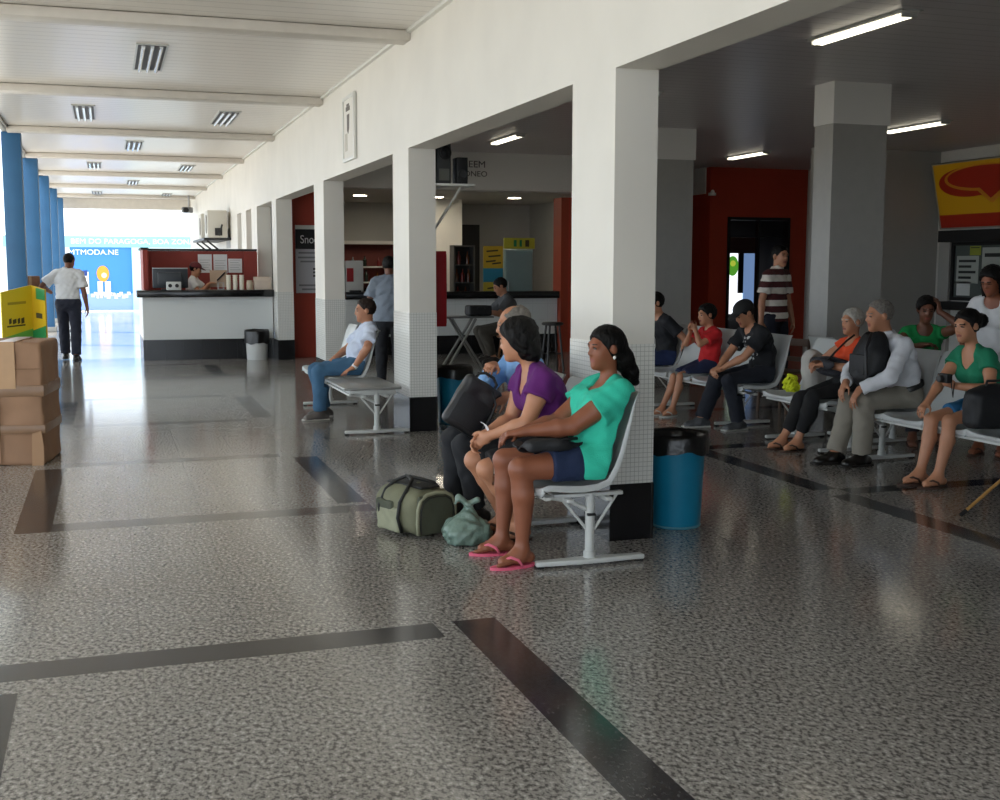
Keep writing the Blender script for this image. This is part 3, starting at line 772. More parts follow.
# serving counter of the snack bar
t = empty('serving_counter', 'long snack bar counter with black stone top and white tiled front', 'counter', (0, 0, 0))
b = B(); b.box((3.97, 20.5, .335), (7.99, 20.62, 1.0), TILEW); b.done('front_panel', t)
b = B(); b.box((3.97, 20.49, 0), (7.99, 20.63, .333), BLACKT); b.done('plinth', t)
b = B(); b.box((3.97, 20.38, 1.002), (7.99, 21.0, 1.13), BLACK, .006); b.done('countertop', t)
EMW = mat('downlight_glow', 'ffffff', .4, emit='fff3dc', estr=28)
for x, y, l in ((4.7, 22.6, 'round downlight showing between the second and third columns'), (5.75, 23.2, 'round downlight left of the wall bracket in the snack bar ceiling'), (6.25, 22.6, 'round downlight above the folding table in the snack bar ceiling'), (7.8, 22.4, 'round downlight beside the red post in the snack bar ceiling')):
    b = B(); b.lathe([(.13, -.012), (.14, -.012), (.14, 0), (.13, 0)], WHITE2, 20, close=False); o = tag(place(b.done('downlight'), (x, y, 2.949)), l, 'ceiling light', 'snack bar downlights')
    b = B(); b.lathe([(.001, -.008), (.128, -.008), (.128, -.002), (.001, -.002)], EMW, 20); b.done('diffuser', o)

# end of the passage: painted blue wall in the sun beyond the building
SKYB = mat('mural_blue', '3f85dc', .7, var=.05, vscale=.5); TEAL = mat('teal_band', '8cc8d2', .7); CY = mat('cyan_pillar', 'b8e8ee', .7)
b = B(); b.box((-1.25, 46.0, -.06), (.92, 46.3, 2.25), SKYB); b.box((.92, 45.9, -.06), (1.2, 46.3, 2.25), CY); b.box((-3.5, 45.95, 2.25), (4.2, 46.35, 2.66), TEAL); b.box((1.2, 46.0, -.06), (4.2, 46.3, 2.25), mat('pale_far_wall', 'dfe6ea', .7)); b.box((-8.5, 46, -.06), (-1.25, 46.3, 2.25), mat('pale_far_wall', 'dfe6ea'))
b.box((-1.25, 45.985, -.06), (.92, 46, .55), mat('mural_violet', '93aef0', .7))
o = b.done('wall_mural', kind='structure')
LET = mat('white_lettering', 'f4f4f2', .6)
text('lettering', 'BEM DO PARAGOGA, BOA ZONA', .26, LET, (1.0, 45.94, 2.46), (PI / 2, 0, 0), o, .003, 'CENTER', 1.12)
text('lettering', 'MTMODA.NE', .27, LET, (-.42, 45.97, 2.06), (PI / 2, 0, 0), o, .003, 'CENTER', 1.1)
b = B(); b.lathe([(.001, 0), (.22, 0), (.22, .01), (.001, .01)], mat('mural_orange', 'e39a35', .7), 20, M=Matrix.Translation((-.12, 45.985, 1.28)) @ Matrix.Rotation(PI / 2, 4, 'X') @ Matrix.Diagonal((1, 1.35, 1, 1)))
b.lathe([(.001, 0), (.1, 0), (.1, .01), (.001, .01)], mat('mural_cream', 'f0dcb0', .7), 16, M=Matrix.Translation((-.08, 45.97, 1.22)) @ Matrix.Rotation(PI / 2, 4, 'X'))
b.box((-.32, 45.97, .45), (-.14, 45.985, 1.0), LET); b.box((-.06, 45.97, .45), (.14, 45.985, 1.0), LET)
for i in range(15):
    x = -.55 + .09 * i; b.box((x, 45.965, .42 + .07 * math.sin(i * 1.9)), (x + .12, 45.98, .54 + .07 * math.sin(i * 1.9)), LET)
b.box((-.8, 45.97, .55), (-.62, 45.985, 1.35), LET); b.box((-.8, 45.96, 1.2), (-.66, 45.97, 1.4), mat('mural_navy', '25407e', .7))
b.done('mural_figure', o)
# ------------------------------------------------------------------ ceiling lights
TUBE = mat('lit_tube', 'ffffff', .4, emit='fff4dc', estr=TUBE_E)
first = None
def hall_light(x, y):
    global first
    if first is None:
        o = empty('ceiling_light', '', 'ceiling light', (0, 0, 3.64), 0, 'lit tube lights in the hall ceiling')
        b = B(); b.box((-.085, -.67, -.022), (.085, .67, 0), WHITE2, .004); b.box((-.10, -.69, -.008), (.10, .69, 0), PALE); b.done('housing', o)
        for q in (-.036, .036):
            b = B(); b.tube([(q, -.63, -.038), (q, .63, -.038)], .017, TUBE, 10); b.done('lamp_tube', o)
        b = B(); b.box((-.07, -.655, -.055), (.07, -.632, -.02), PALE); b.done('lamp_holder', o)
        b = B(); b.box((-.07, .632, -.055), (.07, .655, -.02), PALE); b.done('lamp_holder', o)
        first = o
    else: o = copy_tree(first)
    o.location = (x, y, 3.64); return o
for x, y, l in ((6.18, 8.78, 'lit tube light nearest overhead, above the seated waiting people'), (11.26, 14.58, 'lit tube light showing right of the hall column, above the yellow sign'), (11.23, 19.26, 'lit tube light in front of the dark red cabin wall'),
                (6.17, 18.1, 'lit tube light in front of the snack bar soffit'), (6.18, 4.2, 'tube light in the hall ceiling beside the viewer, outside the photo'), (11.23, 10.0, 'tube light in the hall ceiling beyond the right edge of the photo'), (6.18, 13.4, 'tube light in the hall ceiling hidden behind the nearest column')):
    o = hall_light(x, y); o['label'] = l or 'lit tube light in the hall ceiling, out of sight of the photo'
REFL = mat('louvre_aluminium', 'cfd0d0', .2, .9)
first_g = None
def grille(x, y):
    global first_g
    if first_g is None:
        o = empty('recessed_light', '', 'ceiling light', (0, 0, 3.76), 0, 'unlit louvred lights in the passage ceiling')
        b = B()
        for q in (-.155, .135): b.box((q, -.8, -.012), (q + .02, .8, .0), PALE)
        for q in (-.8, .78): b.box((-.155, q, -.012), (.155, q + .02, .0), PALE)
        b.done('frame', o)
        b = B(); b.box((-.135, -.78, -.006), (.135, .78, -.002), DARK); b.done('recess', o)
        for q in (-.085, 0, .085):
            b = B(); b.tube([(q, -.76, -.022), (q, .76, -.022)], .02, REFL, 8); b.done('lamp_tube', o)
        first_g = o
    else: o = copy_tree(first_g)
    o.location = (x, y, 3.76); return o
for x, y, l in ((.51, 13.1, 'unlit louvred ceiling light nearest the viewer, largest of the set'), (-.22, 18.0, 'unlit louvred ceiling light near the blue post side, second row'), (1.74, 18.0, 'unlit louvred ceiling light by the colonnade wall, second row'),
                (.55, 22.6, 'unlit louvred ceiling light alone in the middle, above the kiosk counter'), (-.17, 27.3, 'unlit louvred ceiling light on the post side in the fourth row'), (1.77, 27.4, 'unlit louvred ceiling light on the wall side in the fourth row'),
                (.74, 32.6, 'unlit louvred ceiling light alone in the middle of the fifth row'), (-.18, 37.6, 'farthest unlit louvred ceiling light on the post side'), (1.84, 38.0, 'farthest unlit louvred ceiling light on the wall side')):
    o = grille(x, y); o['label'] = l

# ------------------------------------------------------------------ benches
def seat_mesh(w=.47):
    prof = [(.585, .398), (.592, .415), (.585, .428), (.55, .430), (.49, .424), (.42, .418), (.35, .416), (.28, .422), (.22, .442), (.175, .48), (.14, .54), (.112, .61), (.088, .69), (.063, .77), (.038, .85), (.012, .905), (-.004, .925), (-.016, .922)]
    P = []
    for i, (x, z) in enumerate(prof):
        row = []
        u = i / (len(prof) - 1)
        ww = w / 2 * (1 - .10 * max(0, (u - .6) / .4) ** 2 * 1.6)
        for j in range(17):
            t = -1 + j / 8
            e = abs(t) ** 4
            if i < 9: q = (x, t * ww, z + e * .03 * min(1, i / 3))
            else: q = (x + e * .035, t * ww, z + e * .006)
            row.append(q)
        # rolled side flanges
        a, c = prof[max(i - 1, 0)], prof[min(i + 1, len(prof) - 1)]
        dx, dz = a[0] - c[0], a[1] - c[1]; l = math.hypot(dx, dz); nx, nz = -dz / l, dx / l
        if nz < 0 and i < 9 or nx < 0 and i >= 9: nx, nz = -nx, -nz
        fd = .034 * math.sin(PI * min(1, max(0, (i + .6) / 15)) ** .8) ** .5 if i < 16 else .006
        L0, R0 = row[0], row[-1]
        row = [(L0[0] - nx * fd, L0[1] - .006, L0[2] - nz * fd), (L0[0] - nx * fd * .4, L0[1] - .005, L0[2] - nz * fd * .4)] + row + [(R0[0] - nx * fd * .4, R0[1] + .005, R0[2] - nz * fd * .4), (R0[0] - nx * fd, R0[1] + .006, R0[2] - nz * fd)]
        P.append(row)
    return P
def bench_leg(root, y):
    o = B(); o.tube([(.285, y, .05), (.285, y, .392)], .026, PALE, 14); o.tube([(.285, y, .02), (.285, y, .075)], .034, PALE, 14); o.box((.262, y - .031, .27), (.308, y + .031, .285), RUB, .004); leg = o.done('leg', root)
    f = B(); f.prism([(-.025, -.018), (-.03, .03), (.24, .045), (.34, .045), (.60, .03), (.595, -.018), (.34, -.035), (.24, -.035)], .012, .04, PALE, Matrix.Translation((0, y, 0)), .008); f.done('foot_bar', leg)
    for x in (-.005, .575):
        f = B(); f.box((x - .02, y - .022, 0), (x + .02, y + .026, .014), RUB, .003); f.done('foot_pad', leg)
    for x0, x1 in ((.47, .30), (.12, .26)):
        f = B(); f.tube([(x0, y, .392), (x1, y, .19)], .0085, PALE, 8); f.done('brace', leg)
    f = B(); f.box((.10, y - .02, .375), (.50, y + .02, .395), PALE, .004); f.tube([(.55, y, .385), (.42, y, .36), (.30, y, .30)], .013, PALE, 8); f.done('bracket', leg)
def bench(label, loc, rz, slots, legs, table=(), pitch=.54):
    root = empty('waiting_bench', label, 'bench', loc, rz, 'rows of moulded waiting seats')
    for k in slots:
        b = B(); b.grid(seat_mesh(), LIGHTG, .009); o = b.done('seat', root, sharp=50); o.location = (0, -k * pitch, 0)
    if table:
        b = B(); b.box((.05, -max(table) * pitch - .25, .425), (.61, -min(table) * pitch + .22, .452), mat('tabletop_grey', '8d8d8a', .3), .012); b.done('side_tabletop', root)
        b = B(); b.box((.10, -max(table) * pitch - .2, .393), (.55, -min(table) * pitch + .2, .424), PALE, .006); b.done('table_frame', root)
    ks = list(slots) + list(table)
    y0, y1 = -max(ks) * pitch - .22, -min(ks) * pitch + .22
    for x in (.20, .42):
        b = B(); b.box((x - .02, y0, .352), (x + .02, y1, .374), PALE, .004); b.done('beam', root)
    b = B(); b.box((.53, y0, .372), (.565, y1, .392), PALE, .005); b.done('front_rail', root)
    for y in legs: bench_leg(root, y)
    return root
# bench axis: local x points to the front of the seats, back edge at x = 0
BX = 2.703
def row(label, x, y0, n, table=(), rz=PI, legs=None, p=.54):
    """n seats from y0 going away, seats face -X when rz = pi"""
    ks = [k for k in range(n) if k not in table]
    return bench(label, (x, y0, 0), rz, ks, legs or (.16, -(n - 1) * p - .16), table, p)
row('pale moulded bench against the nearest white column, three people on it', BX, 5.86, 3, legs=(.16, -.81))
row('pale moulded bench with a grey tabletop end by the second column', 2.69, 11.05, 5, (0, 1))
row('pale bench under the woman in dark green and the man in white', 6.35, 6.53, 4, p=.475)
row('pale two-seat bench under the woman in orange', 6.35, 8.72, 2)
row('pale bench under the man in the cap and the boy in red', 6.35, 10.12, 5, legs=(-.27, -1.89))
b0 = row('pale bench back to back with the seats behind the man in white', 6.47, 9.70, 3, (), 0, (-.27, -.81))
# ------------------------------------------------------------------ kiosk in the passage
t = empty('kiosk', 'red and white kiosk with black stone counter at the far end of the passage', 'kiosk', (0, 0, 0))
b = B(); b.box((.56, 20.55, .345), (2.72, 20.65, 1.06), mat('kiosk_white', 'd2d6d6', .4)); b.box((.56, 20.65, .345), (.62, 22.62, 1.06), WHITE2); b.done('front_panel', t)
b = B(); b.box((.55, 20.54, 0), (2.73, 20.66, .343), BLACKT); b.box((.55, 20.66, 0), (.63, 22.62, .343), BLACKT); b.done('plinth', t)
b = B(); b.box((.47, 20.42, 1.062), (2.73, 21.05, 1.18), BLACK, .008); b.done('countertop', t)
REDK = mat('kiosk_red', '8f3227', .55, var=.05)
b = B(); b.box((.60, 21.06, 1.062), (.68, 22.5, 1.86), REDK); b.done('side_wall', t)
b = B(); b.box((.60, 22.51, .345), (2.70, 22.60, 1.86), REDK); b.box((2.45, 22.45, .345), (2.70, 22.508, 1.84), REDK); b.done('back_wall', t)
b = B(); b.box((.57, 21.04, 1.862), (.70, 22.62, 1.90), BLK); b.box((.70, 22.48, 1.862), (2.70, 22.62, 1.90), BLK); b.done('top_trim', t)
for i, (x, z0, z1, l) in enumerate(((1.62, 1.46, 1.80, 'left of the three white sheets pinned to the red kiosk back wall'), (1.90, 1.45, 1.80, 'middle of the three white sheets pinned to the red kiosk back wall'), (2.17, 1.46, 1.72, 'right and smallest of the three white sheets pinned to the red kiosk back wall'))):
    b = B(); b.box((0, 22.497, z0), (.25, 22.505, z1), PAPER)
    for k in range(5): b.box((.03, 22.495, z0 + .05 + k * .045), (.22 - .03 * (k % 2), 22.497, z0 + .058 + k * .045), mat('print_grey', 'a8a8ac', .8))
    o = tag(b.done('notice_sheet'), l, 'paper', 'sheets on the kiosk back wall'); o.location.x = x
t = empty('monitor', 'dark grey monitor seen from behind on the black kiosk counter', 'monitor', (1.02, 20.78, 1.181))
b = B(); b.box((-.28, -.04, .03), (.30, .05, .36), mat('monitor_shell', '33383f', .5), .015); b.box((-.2, -.12, .08), (.2, -.04, .3), mat('monitor_shell', '33383f'), .02); b.done('casing', t)
b = B(); b.box((-.26, .05, .05), (.28, .055, .34), mat('screen_dark', '1b2026', .2)); b.done('screen', t)
b = B(); b.box((-.28, -.05, .355), (.30, .02, .375), mat('monitor_grey', 'a3a7ab', .5), .005); b.done('top_strip', t)
b = B(); b.box((-.14, -.12, 0), (.14, .1, .02), DARK, .006); b.box((-.04, -.02, .02), (.04, .03, .08), DARK); b.done('stand', t)
t = empty('card_terminal', 'small white payment box in front of the monitor on the kiosk counter', 'terminal', (1.07, 20.53, 1.181))
b = B(); b.box((-.12, -.06, 0), (.12, .06, .14), mat('terminal_white', 'c9cbca', .5), .01); b.done('casing', t)
for q in (-.06, .05):
    b = B(); b.lathe([(.001, 0), (.032, 0), (.028, .012), (.001, .012)], BLK, 16, M=Matrix.Translation((q, -.06, .075)) @ Matrix.Rotation(PI / 2, 4, 'X')); b.done('dial', t)
CUP = mat('cup_white', 'e8e2d2', .5)
cup0 = None
for i, (x, n, l) in enumerate(((1.99, 7, 'left stack of white cups on the kiosk counter'), (2.10, 7, 'middle stack of white cups on the kiosk counter'), (2.21, 7, 'right stack of white cups on the kiosk counter, by the biscuit jar'))):
    b = B(); pr = []
    for k in range(n): pr += [(.034, k * .036), (.042, k * .036 + .030), (.044, k * .036 + .034)]
    b.lathe([(.001, 0)] + pr + [(.038, n * .036), (.001, n * .036 - .01)], CUP, 20, close=False)
    o = tag(place(b.done('cup_stack'), (x, 20.66, 1.181)), l, 'cups', 'cup stacks on the kiosk counter')
t = empty('wire_rack', 'low wire rack beside the cup stacks on the kiosk counter', 'rack', (1.82, 20.72, 1.181))
b = B(); b.box((0, 0, 0), (.1, .16, .012), CHROME); b.done('tray', t)
for x in (.004, .096):
    for y in (.004, .156):
        b = B(); b.tube([(x, y, .012), (x, y, .12)], .004, CHROME, 6); b.done('post', t)
b = B(); b.box((0, 0, .115), (.1, .16, .12), CHROME); b.done('shelf', t)
b = B(); b.lathe([(.001, 0), (.05, 0), (.055, .02), (.055, .12), (.045, .14), (.05, .16), (.001, .16)], mat('jar_tan', 'b8a892', .3), 20); tag(place(b.done('biscuit_jar'), (2.34, 20.62, 1.181)), 'tan jar right of the cup stacks on the kiosk counter', 'jar')
t = empty('carton', 'open pale cardboard carton at the right end of the kiosk counter', 'box', (2.56, 20.66, 1.181))
b = B(); b.box((-.14, -.1, 0), (.14, .1, .17), mat('carton_pale', 'c3b3a4', .8, var=.06), .004); b.done('body', t)
b = B(); b.box((-.14, -.118, .15), (.14, -.103, .2), mat('carton_pale', 'c3b3a4')); b.done('flap', t)
b = B(); b.box((-.14, .103, .15), (.14, .118, .22), mat('carton_pale', 'c3b3a4')); b.done('flap', t)

# ------------------------------------------------------------------ bins
def bag_liner(r0, r1, z0, z1, seed, m, parent):
    rnd = random.Random(seed); b = B(); P = []; n = 40
    ph = [rnd.uniform(0, 6.28) for _ in range(4)]
    prof = [(r1 - .02, z0 + .06), (r1 - .012, z1 - .01), (r1 + .008, z1 + .01), (r1 + .017, z1 - .02), (r1 + .019, z0 + .05), (r1 + .02, z0)]
    for k, (r, z) in enumerate(prof):
        row = []
        for j in range(n + 1):
            a = 2 * PI * (j % n) / n
            w = .006 * math.sin(5 * a + ph[0]) + .004 * math.sin(11 * a + ph[1] + k)
            w = max(w, -.004) if k > 2 else w * .4
            zz = z + (.012 * math.sin(4 * a + ph[2]) + .006 * math.sin(9 * a + ph[3])) * (1 if k > 3 else .3)
            row.append(((r + w) * math.cos(a), (r + w) * math.sin(a), zz))
        P.append(row)
    b.grid(P, m); return b.done('bin_liner', parent, sharp=0)
LINER = mat('liner_black', '0d0d0f', .3, bump=.4, bscale=30)
TEALB = mat('bin_blue', '157a9c', .35, var=.05, vscale=6)
def blue_bin(loc, label, seed):
    t = empty('trash_bin', label, 'bin', loc, 0, 'blue bins beside the columns')
    b = B(); b.lathe([(.001, 0), (.142, 0), (.148, .01), (.152, .03), (.172, .50), (.180, .545), (.185, .56), (.178, .56), (.168, .50), (.146, .04), (.001, .03)], TEALB, 40, close=False); b.done('body', t)
    b = B(); b.tube([(.150 * math.cos(a), .150 * math.sin(a), .012) for a in [2 * PI * i / 32 for i in range(33)]], .006, mat('bin_rim', '5e94a2', .4), 6, cap=False); b.done('base_ring', t)
    bag_liner(.16, .18, .47, .575, seed, LINER, t); return t
blue_bin((3.30, 6.42, 0), 'bright blue plastic bin with black liner right of the nearest column', 3)
blue_bin((3.32, 11.42, 0), 'bright blue plastic bin beside the second column, behind the black briefcase', 5)
t = empty('waste_bin', 'small white waste bin with black liner in front of the kiosk counter', 'bin', (2.40, 20.26, 0))
b = B(); b.lathe([(.001, 0), (.165, 0), (.172, .01), (.19, .40), (.195, .41), (.185, .41), (.165, .03), (.001, .02)], mat('bin_white', 'd4d6d4', .4), 32, close=False); b.done('body', t)
bag_liner(.18, .192, .28, .50, 9, LINER, t)

# ------------------------------------------------------------------ boxes and luggage in the passage
t = empty('cardboard_box', 'large battered cardboard box with tape bands standing on the floor', 'box', (-.515, 9.98, 0), math.radians(-8.6))
W_, D_, H_ = .86, .667, .985
P_ = blob('body', [slab((-W_ / 2, D_ / 2, H_ / 2), (W_ / 2, D_ / 2, H_ / 2), rd=.02)], .014, mat('cardboard_box_board', '977459', .75, var=.10, vscale=4, bump=.12, bscale=18), t, 0, .01, wr=.007, wsc=.32)
for nm, z, dz in (('tape_band', .60, .045), ('tape_band', .29, .035)):
    b = B(); b.box((-W_ - .004, -.010, z - dz), (.010, D_ + .01, z + dz), mat('brown_tape', '8c6d53', .3, var=.08, vscale=10), .004); b.done(nm, t)
b = B(); b.box((-.33, -.012, .62), (-.20, -.004, .99), TAPE); b.box((-.33, -.010, .978), (-.20, D_, .995), TAPE); b.done('tape_strip', t)
b = B(); b.box((-.335, -.013, .02), (-.33, -.004, .56), mat('box_crease', '6e5034', .9)); b.box((-W_, -.0115, .775), (-.01, -.0045, .778), mat('box_crease', '6e5034')); b.done('seam', t)
b = B(); b.prism([(-.10, 0), (-.01, 0), (-.005, .15), (-.02, .28), (-.09, .26)], -.022, -.010, mat('cardboard_flap', 'a98565', .8), Matrix.Rotation(PI / 2, 4, 'X') @ Matrix.Diagonal((1, 1, -1, 1))); b.done('loose_flap', t)
b = B(); b.box((-.62, -.0115, .70), (-.46, -.0045, .80), mat('box_print', '8d6a48', .8)); b.done('printed_mark', t)

# yellow and green display totem beside the first blue post
t = empty('display_totem', 'yellow and green display totem standing left of the walking man', 'display', (0, 0, 0))
A_, B_, C_, D2 = (-1.345, 17.0), (-.985, 17.35), (-.80, 17.02), (-1.16, 16.75)
def panel(p, q, z0, z1, zt0, zt1, m, th=.02):
    b = B(); d = Vector((q[0] - p[0], q[1] - p[1])); L = d.length; d /= L; n = Vector((d.y, -d.x)) * th
    return p, d, L
def wall_quad(b, p, q, zb0, zt0, zb1, zt1, m, off=(0, 0), th=.02):
    """upright panel from p to q, with its own bottom and top heights at each end"""
    d = Vector((q[0] - p[0], q[1] - p[1], 0)).normalized(); n = Vector((d.y, -d.x, 0))
    o1 = n * off[0]; o2 = n * off[1]
    co_ = [Vector((p[0], p[1], zb0)), Vector((q[0], q[1], zb1)), Vector((q[0], q[1], zt1)), Vector((p[0], p[1], zt0))]
    vs = [b.bm.verts.new(c + o1) for c in co_] + [b.bm.verts.new(c + o2) for c in co_]
    n0 = len(b.bm.faces)
    for f in ((0, 1, 2, 3), (7, 6, 5, 4), (0, 4, 5, 1), (1, 5, 6, 2), (2, 6, 7, 3), (3, 7, 4, 0)): b.bm.faces.new([vs[i] for i in f])
    i = b.slot(m)
    b.bm.faces.ensure_lookup_table()
    for f in list(b.bm.faces)[n0:]: f.material_index = i
YEL2 = mat('totem_yellow', 'd6bf2a', .45); YEL_SHADE = mat('totem_yellow_shaded', 'c2a01f', .45); GRN2 = mat('totem_light_green', '6fae4a', .45); GRN3 = mat('totem_dark_green', '1f7a46', .45); PRT = mat('print_dark', '3f3a25', .7)  # side panel: the front yellow darkened, its shade put into the colour
def lerp2(p, q, f): return (p[0] + (q[0] - p[0]) * f, p[1] + (q[1] - p[1]) * f)
b = B(); wall_quad(b, A_, B_, 0, 1.235, 0, 1.325, YEL2, (-.02, 0)); o1 = b.done('front_panel', t)
b = B(); wall_quad(b, A_, B_, .5, .62, .5, .73, GRN2, (0, .004)); b.done('green_wave', o1)
b = B()
for f0, f1, z, hgt in ((.2, .8, 1.06, .035), (.22, .3, .80, .07), (.34, .46, .80, .06), (.5, .58, .80, .07), (.62, .72, .80, .075), (.15, .75, .76, .02)): wall_quad(b, lerp2(A_, B_, f0), lerp2(A_, B_, f1), z, z + hgt, z + .015, z + .015 + hgt, PRT if z < 1 else mat('print_olive', '9c8b24', .6), (0, .003))
b.done('print', o1)
b = B(); wall_quad(b, B_, C_, 0, 1.32, 0, 1.27, YEL_SHADE, (-.02, 0)); o2 = b.done('side_panel', t)
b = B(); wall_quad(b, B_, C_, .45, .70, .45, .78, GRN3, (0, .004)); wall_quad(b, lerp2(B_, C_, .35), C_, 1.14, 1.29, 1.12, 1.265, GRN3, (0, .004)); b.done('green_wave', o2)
b = B(); wall_quad(b, lerp2(B_, C_, .3), lerp2(B_, C_, .75), .88, .95, .87, .94, PRT, (0, .003)); b.done('print', o2)

# duffel bag
OL = mat('olive_canvas', '6f6f58', .8, var=.10, vscale=12, bump=.25, bscale=160); OLD = mat('dark_olive_canvas', '45493a', .8, var=.08, vscale=10, bump=.25, bscale=160); PIP = mat('bag_black_trim', '1d1d1b', .6); OLL = mat('pale_olive_canvas', '8f9078', .8, var=.08, vscale=10, bump=.2, bscale=160)
t = empty('duffel_bag', 'olive canvas duffel bag with black trim on the floor', 'bag', (1.715, 6.77, 0), math.radians(112)); t.scale = (.86, 1, 1)
def dpost(f, x, y, z): return np.maximum(f, -(z - .004)).astype(np.float32)
blob('body', [slab((0, 0, .145), (.255, .155, .135), rd=.085), ell((0, 0, .16), (.245, .165, .135))], .008, OL, t, 0, .05, wr=.004, wsc=.5, post=dpost)
blob('end_panel', [slab((-.255, 0, .14), (.018, .128, .118), rd=.016)], .006, OLD, t, 0, .02, wr=.002, post=dpost)
blob('side_pocket', [slab((.02, .163, .10), (.13, .022, .075), rd=.02)], .006, OLL, t, 0, .02, wr=.003, post=dpost)
for y in (.12, -.12):
    pass
def loop_tube(name, pts, r, m, parent):
    b = B(); b.tube(pts, r, m, 8); return b.done(name, parent, sharp=0)
loop_tube('zip', [(-.26, y, .283 - 1.2 * y * y) for y in (-.10, -.05, 0, .05, .10)] + [(x, .0, .292) for x in (-.2, 0, .2)], .006, PIP, t) if False else None
loop_tube('piping', [(-.262, .132, .03), (-.268, .140, .10), (-.268, .136, .18), (-.266, .115, .235), (-.264, .07, .262), (-.264, 0, .270), (-.264, -.07, .262), (-.266, -.115, .235), (-.268, -.136, .18), (-.268, -.140, .10), (-.262, -.132, .03)], .012, OLL, t)
loop_tube('seam', [(-.276, .118, .035), (-.280, .124, .10), (-.280, .120, .17), (-.280, .100, .220), (-.280, .06, .242), (-.280, 0, .248), (-.280, -.06, .242), (-.280, -.100, .220), (-.280, -.120, .17), (-.280, -.124, .10), (-.276, -.118, .035)], .004, PIP, t)
blob('net_pocket', [slab((.06, .168, .165), (.10, .016, .045), rd=.015)], .006, OLD, t, 0, .02, wr=.003)
loop_tube('strap', [(-.11, -.158, .03), (-.11, -.172, .12), (-.11, -.16, .21), (-.10, -.09, .30), (-.06, -.02, .325), (.04, 0, .33), (.10, -.05, .31), (.12, -.12, .27), (.12, -.17, .17), (.12, -.165, .05)], .012, PIP, t)
loop_tube('strap', [(-.11, .158, .03), (-.11, .185, .12), (-.11, .17, .21), (-.10, .10, .295), (-.05, .04, .325), (.05, .02, .335), (.10, .08, .305), (.12, .13, .26), (.12, .18, .17), (.12, .165, .05)], .012, PIP, t)
b = B(); b.box((-.20, -.07, .285), (.20, .07, .300), PIP, .006); b.done('top_flap', t)
# knotted plastic bag
PLB = mat('grey_green_plastic', '6f857a', .3, var=.08, vscale=8, bump=1, bscale=26)
t = empty('plastic_bag', 'knotted grey green plastic bag on the floor beside the sandals', 'bag', (1.935, 6.385, 0))
blob('body', [ell((0, 0, .075), (.135, .115, .085)), cap((0, 0, .08), (.01, .0, .20), .09, .02), slab((0, 0, .05), (.12, .10, .05), rd=.04)], .006, PLB, t, 0, .05, wr=.009, wsc=1.2, post=dpost)
blob('knot', [ell((.012, 0, .222), (.028, .024, .018)), cap((.012, 0, .225), (-.045, .01, .265), .012, .02), cap((.012, 0, .225), (.06, -.02, .25), .011, .017), cap((-.045, .01, .265), (-.07, .0, .235), .016, .008)], .005, PLB, t, 0, .012, wr=.003, wsc=1.6)

# ------------------------------------------------------------------ carried and lap things
BAGB = mat('black_leather', '17171a', .45, var=.1, vscale=6, bump=.15, bscale=40); BAGN = mat('black_nylon', '131418', .6, bump=.2, bscale=60)
# ------------------------------------------------------------------ wall and hung things
t = empty('sign_box', 'yellow and red hanging sign box with speech bubble emblem', 'sign', (13.95, 17.6, 3.386))
SY = mat('sign_yellow', 'b98a0a', .4, emit='b98a0a', estr=.04); SR = mat('sign_red', '94200c', .4, emit='94200c', estr=.03)
ex = Vector((0, -1, 0)); ey = Vector((.25, 0, -1.136)).normalized(); ez = ex.cross(ey)
if ez.x > 0: ez = -ez
MS = Matrix((( *ex, 0), (*ey, 0), (*ez, 0), (0, 0, 0, 1))).transposed()
Ls = 1.163
b = B(); b.box((0, 0, -.16), (3.0, Ls, 0), mat('sign_edge', '9a9a90', .5), .01, MS); b.done('casing', t)
b = B(); b.box((.06, .02, .001), (2.97, Ls * .78, .006), SY, 0, MS); b.done('yellow_face', t)
b = B(); b.box((.06, Ls * .78, .001), (2.97, Ls - .03, .006), SR, 0, MS); b.done('red_band', t)
def eli(c, ru, rv, n=40, a0=0): return [(c[0] + ru * math.cos(2 * PI * i / n), c[1] + rv * math.sin(2 * PI * i / n) * (1 - .15 * math.cos(2 * PI * i / n))) for i in range(n)]
em = B()
em.prism(eli((1.02, .36), .86, .25), .007, .010, SR, MS)
em.prism(eli((1.42, .30), 1.10, .22), .011, .014, mat('sign_amber', 'cf8a22', .4), MS); em.prism([(1.05, .48), (1.36, .72), (1.44, .74), (1.9, .46)], .011, .0139, mat('sign_amber', 'cf8a22'), MS)
em.prism(eli((1.46, .29), 1.06, .185), .015, .018, SR, MS); em.prism([(1.14, .45), (1.40, .66), (1.84, .43)], .015, .0179, SR, MS)
em.done('emblem', t)
b = B(); b.box((13.98, 14.4, 2.02), (14.29, 17.36, 2.22), BLK); b.done('lower_fascia', t).location = (-13.95, -17.6, -3.386)
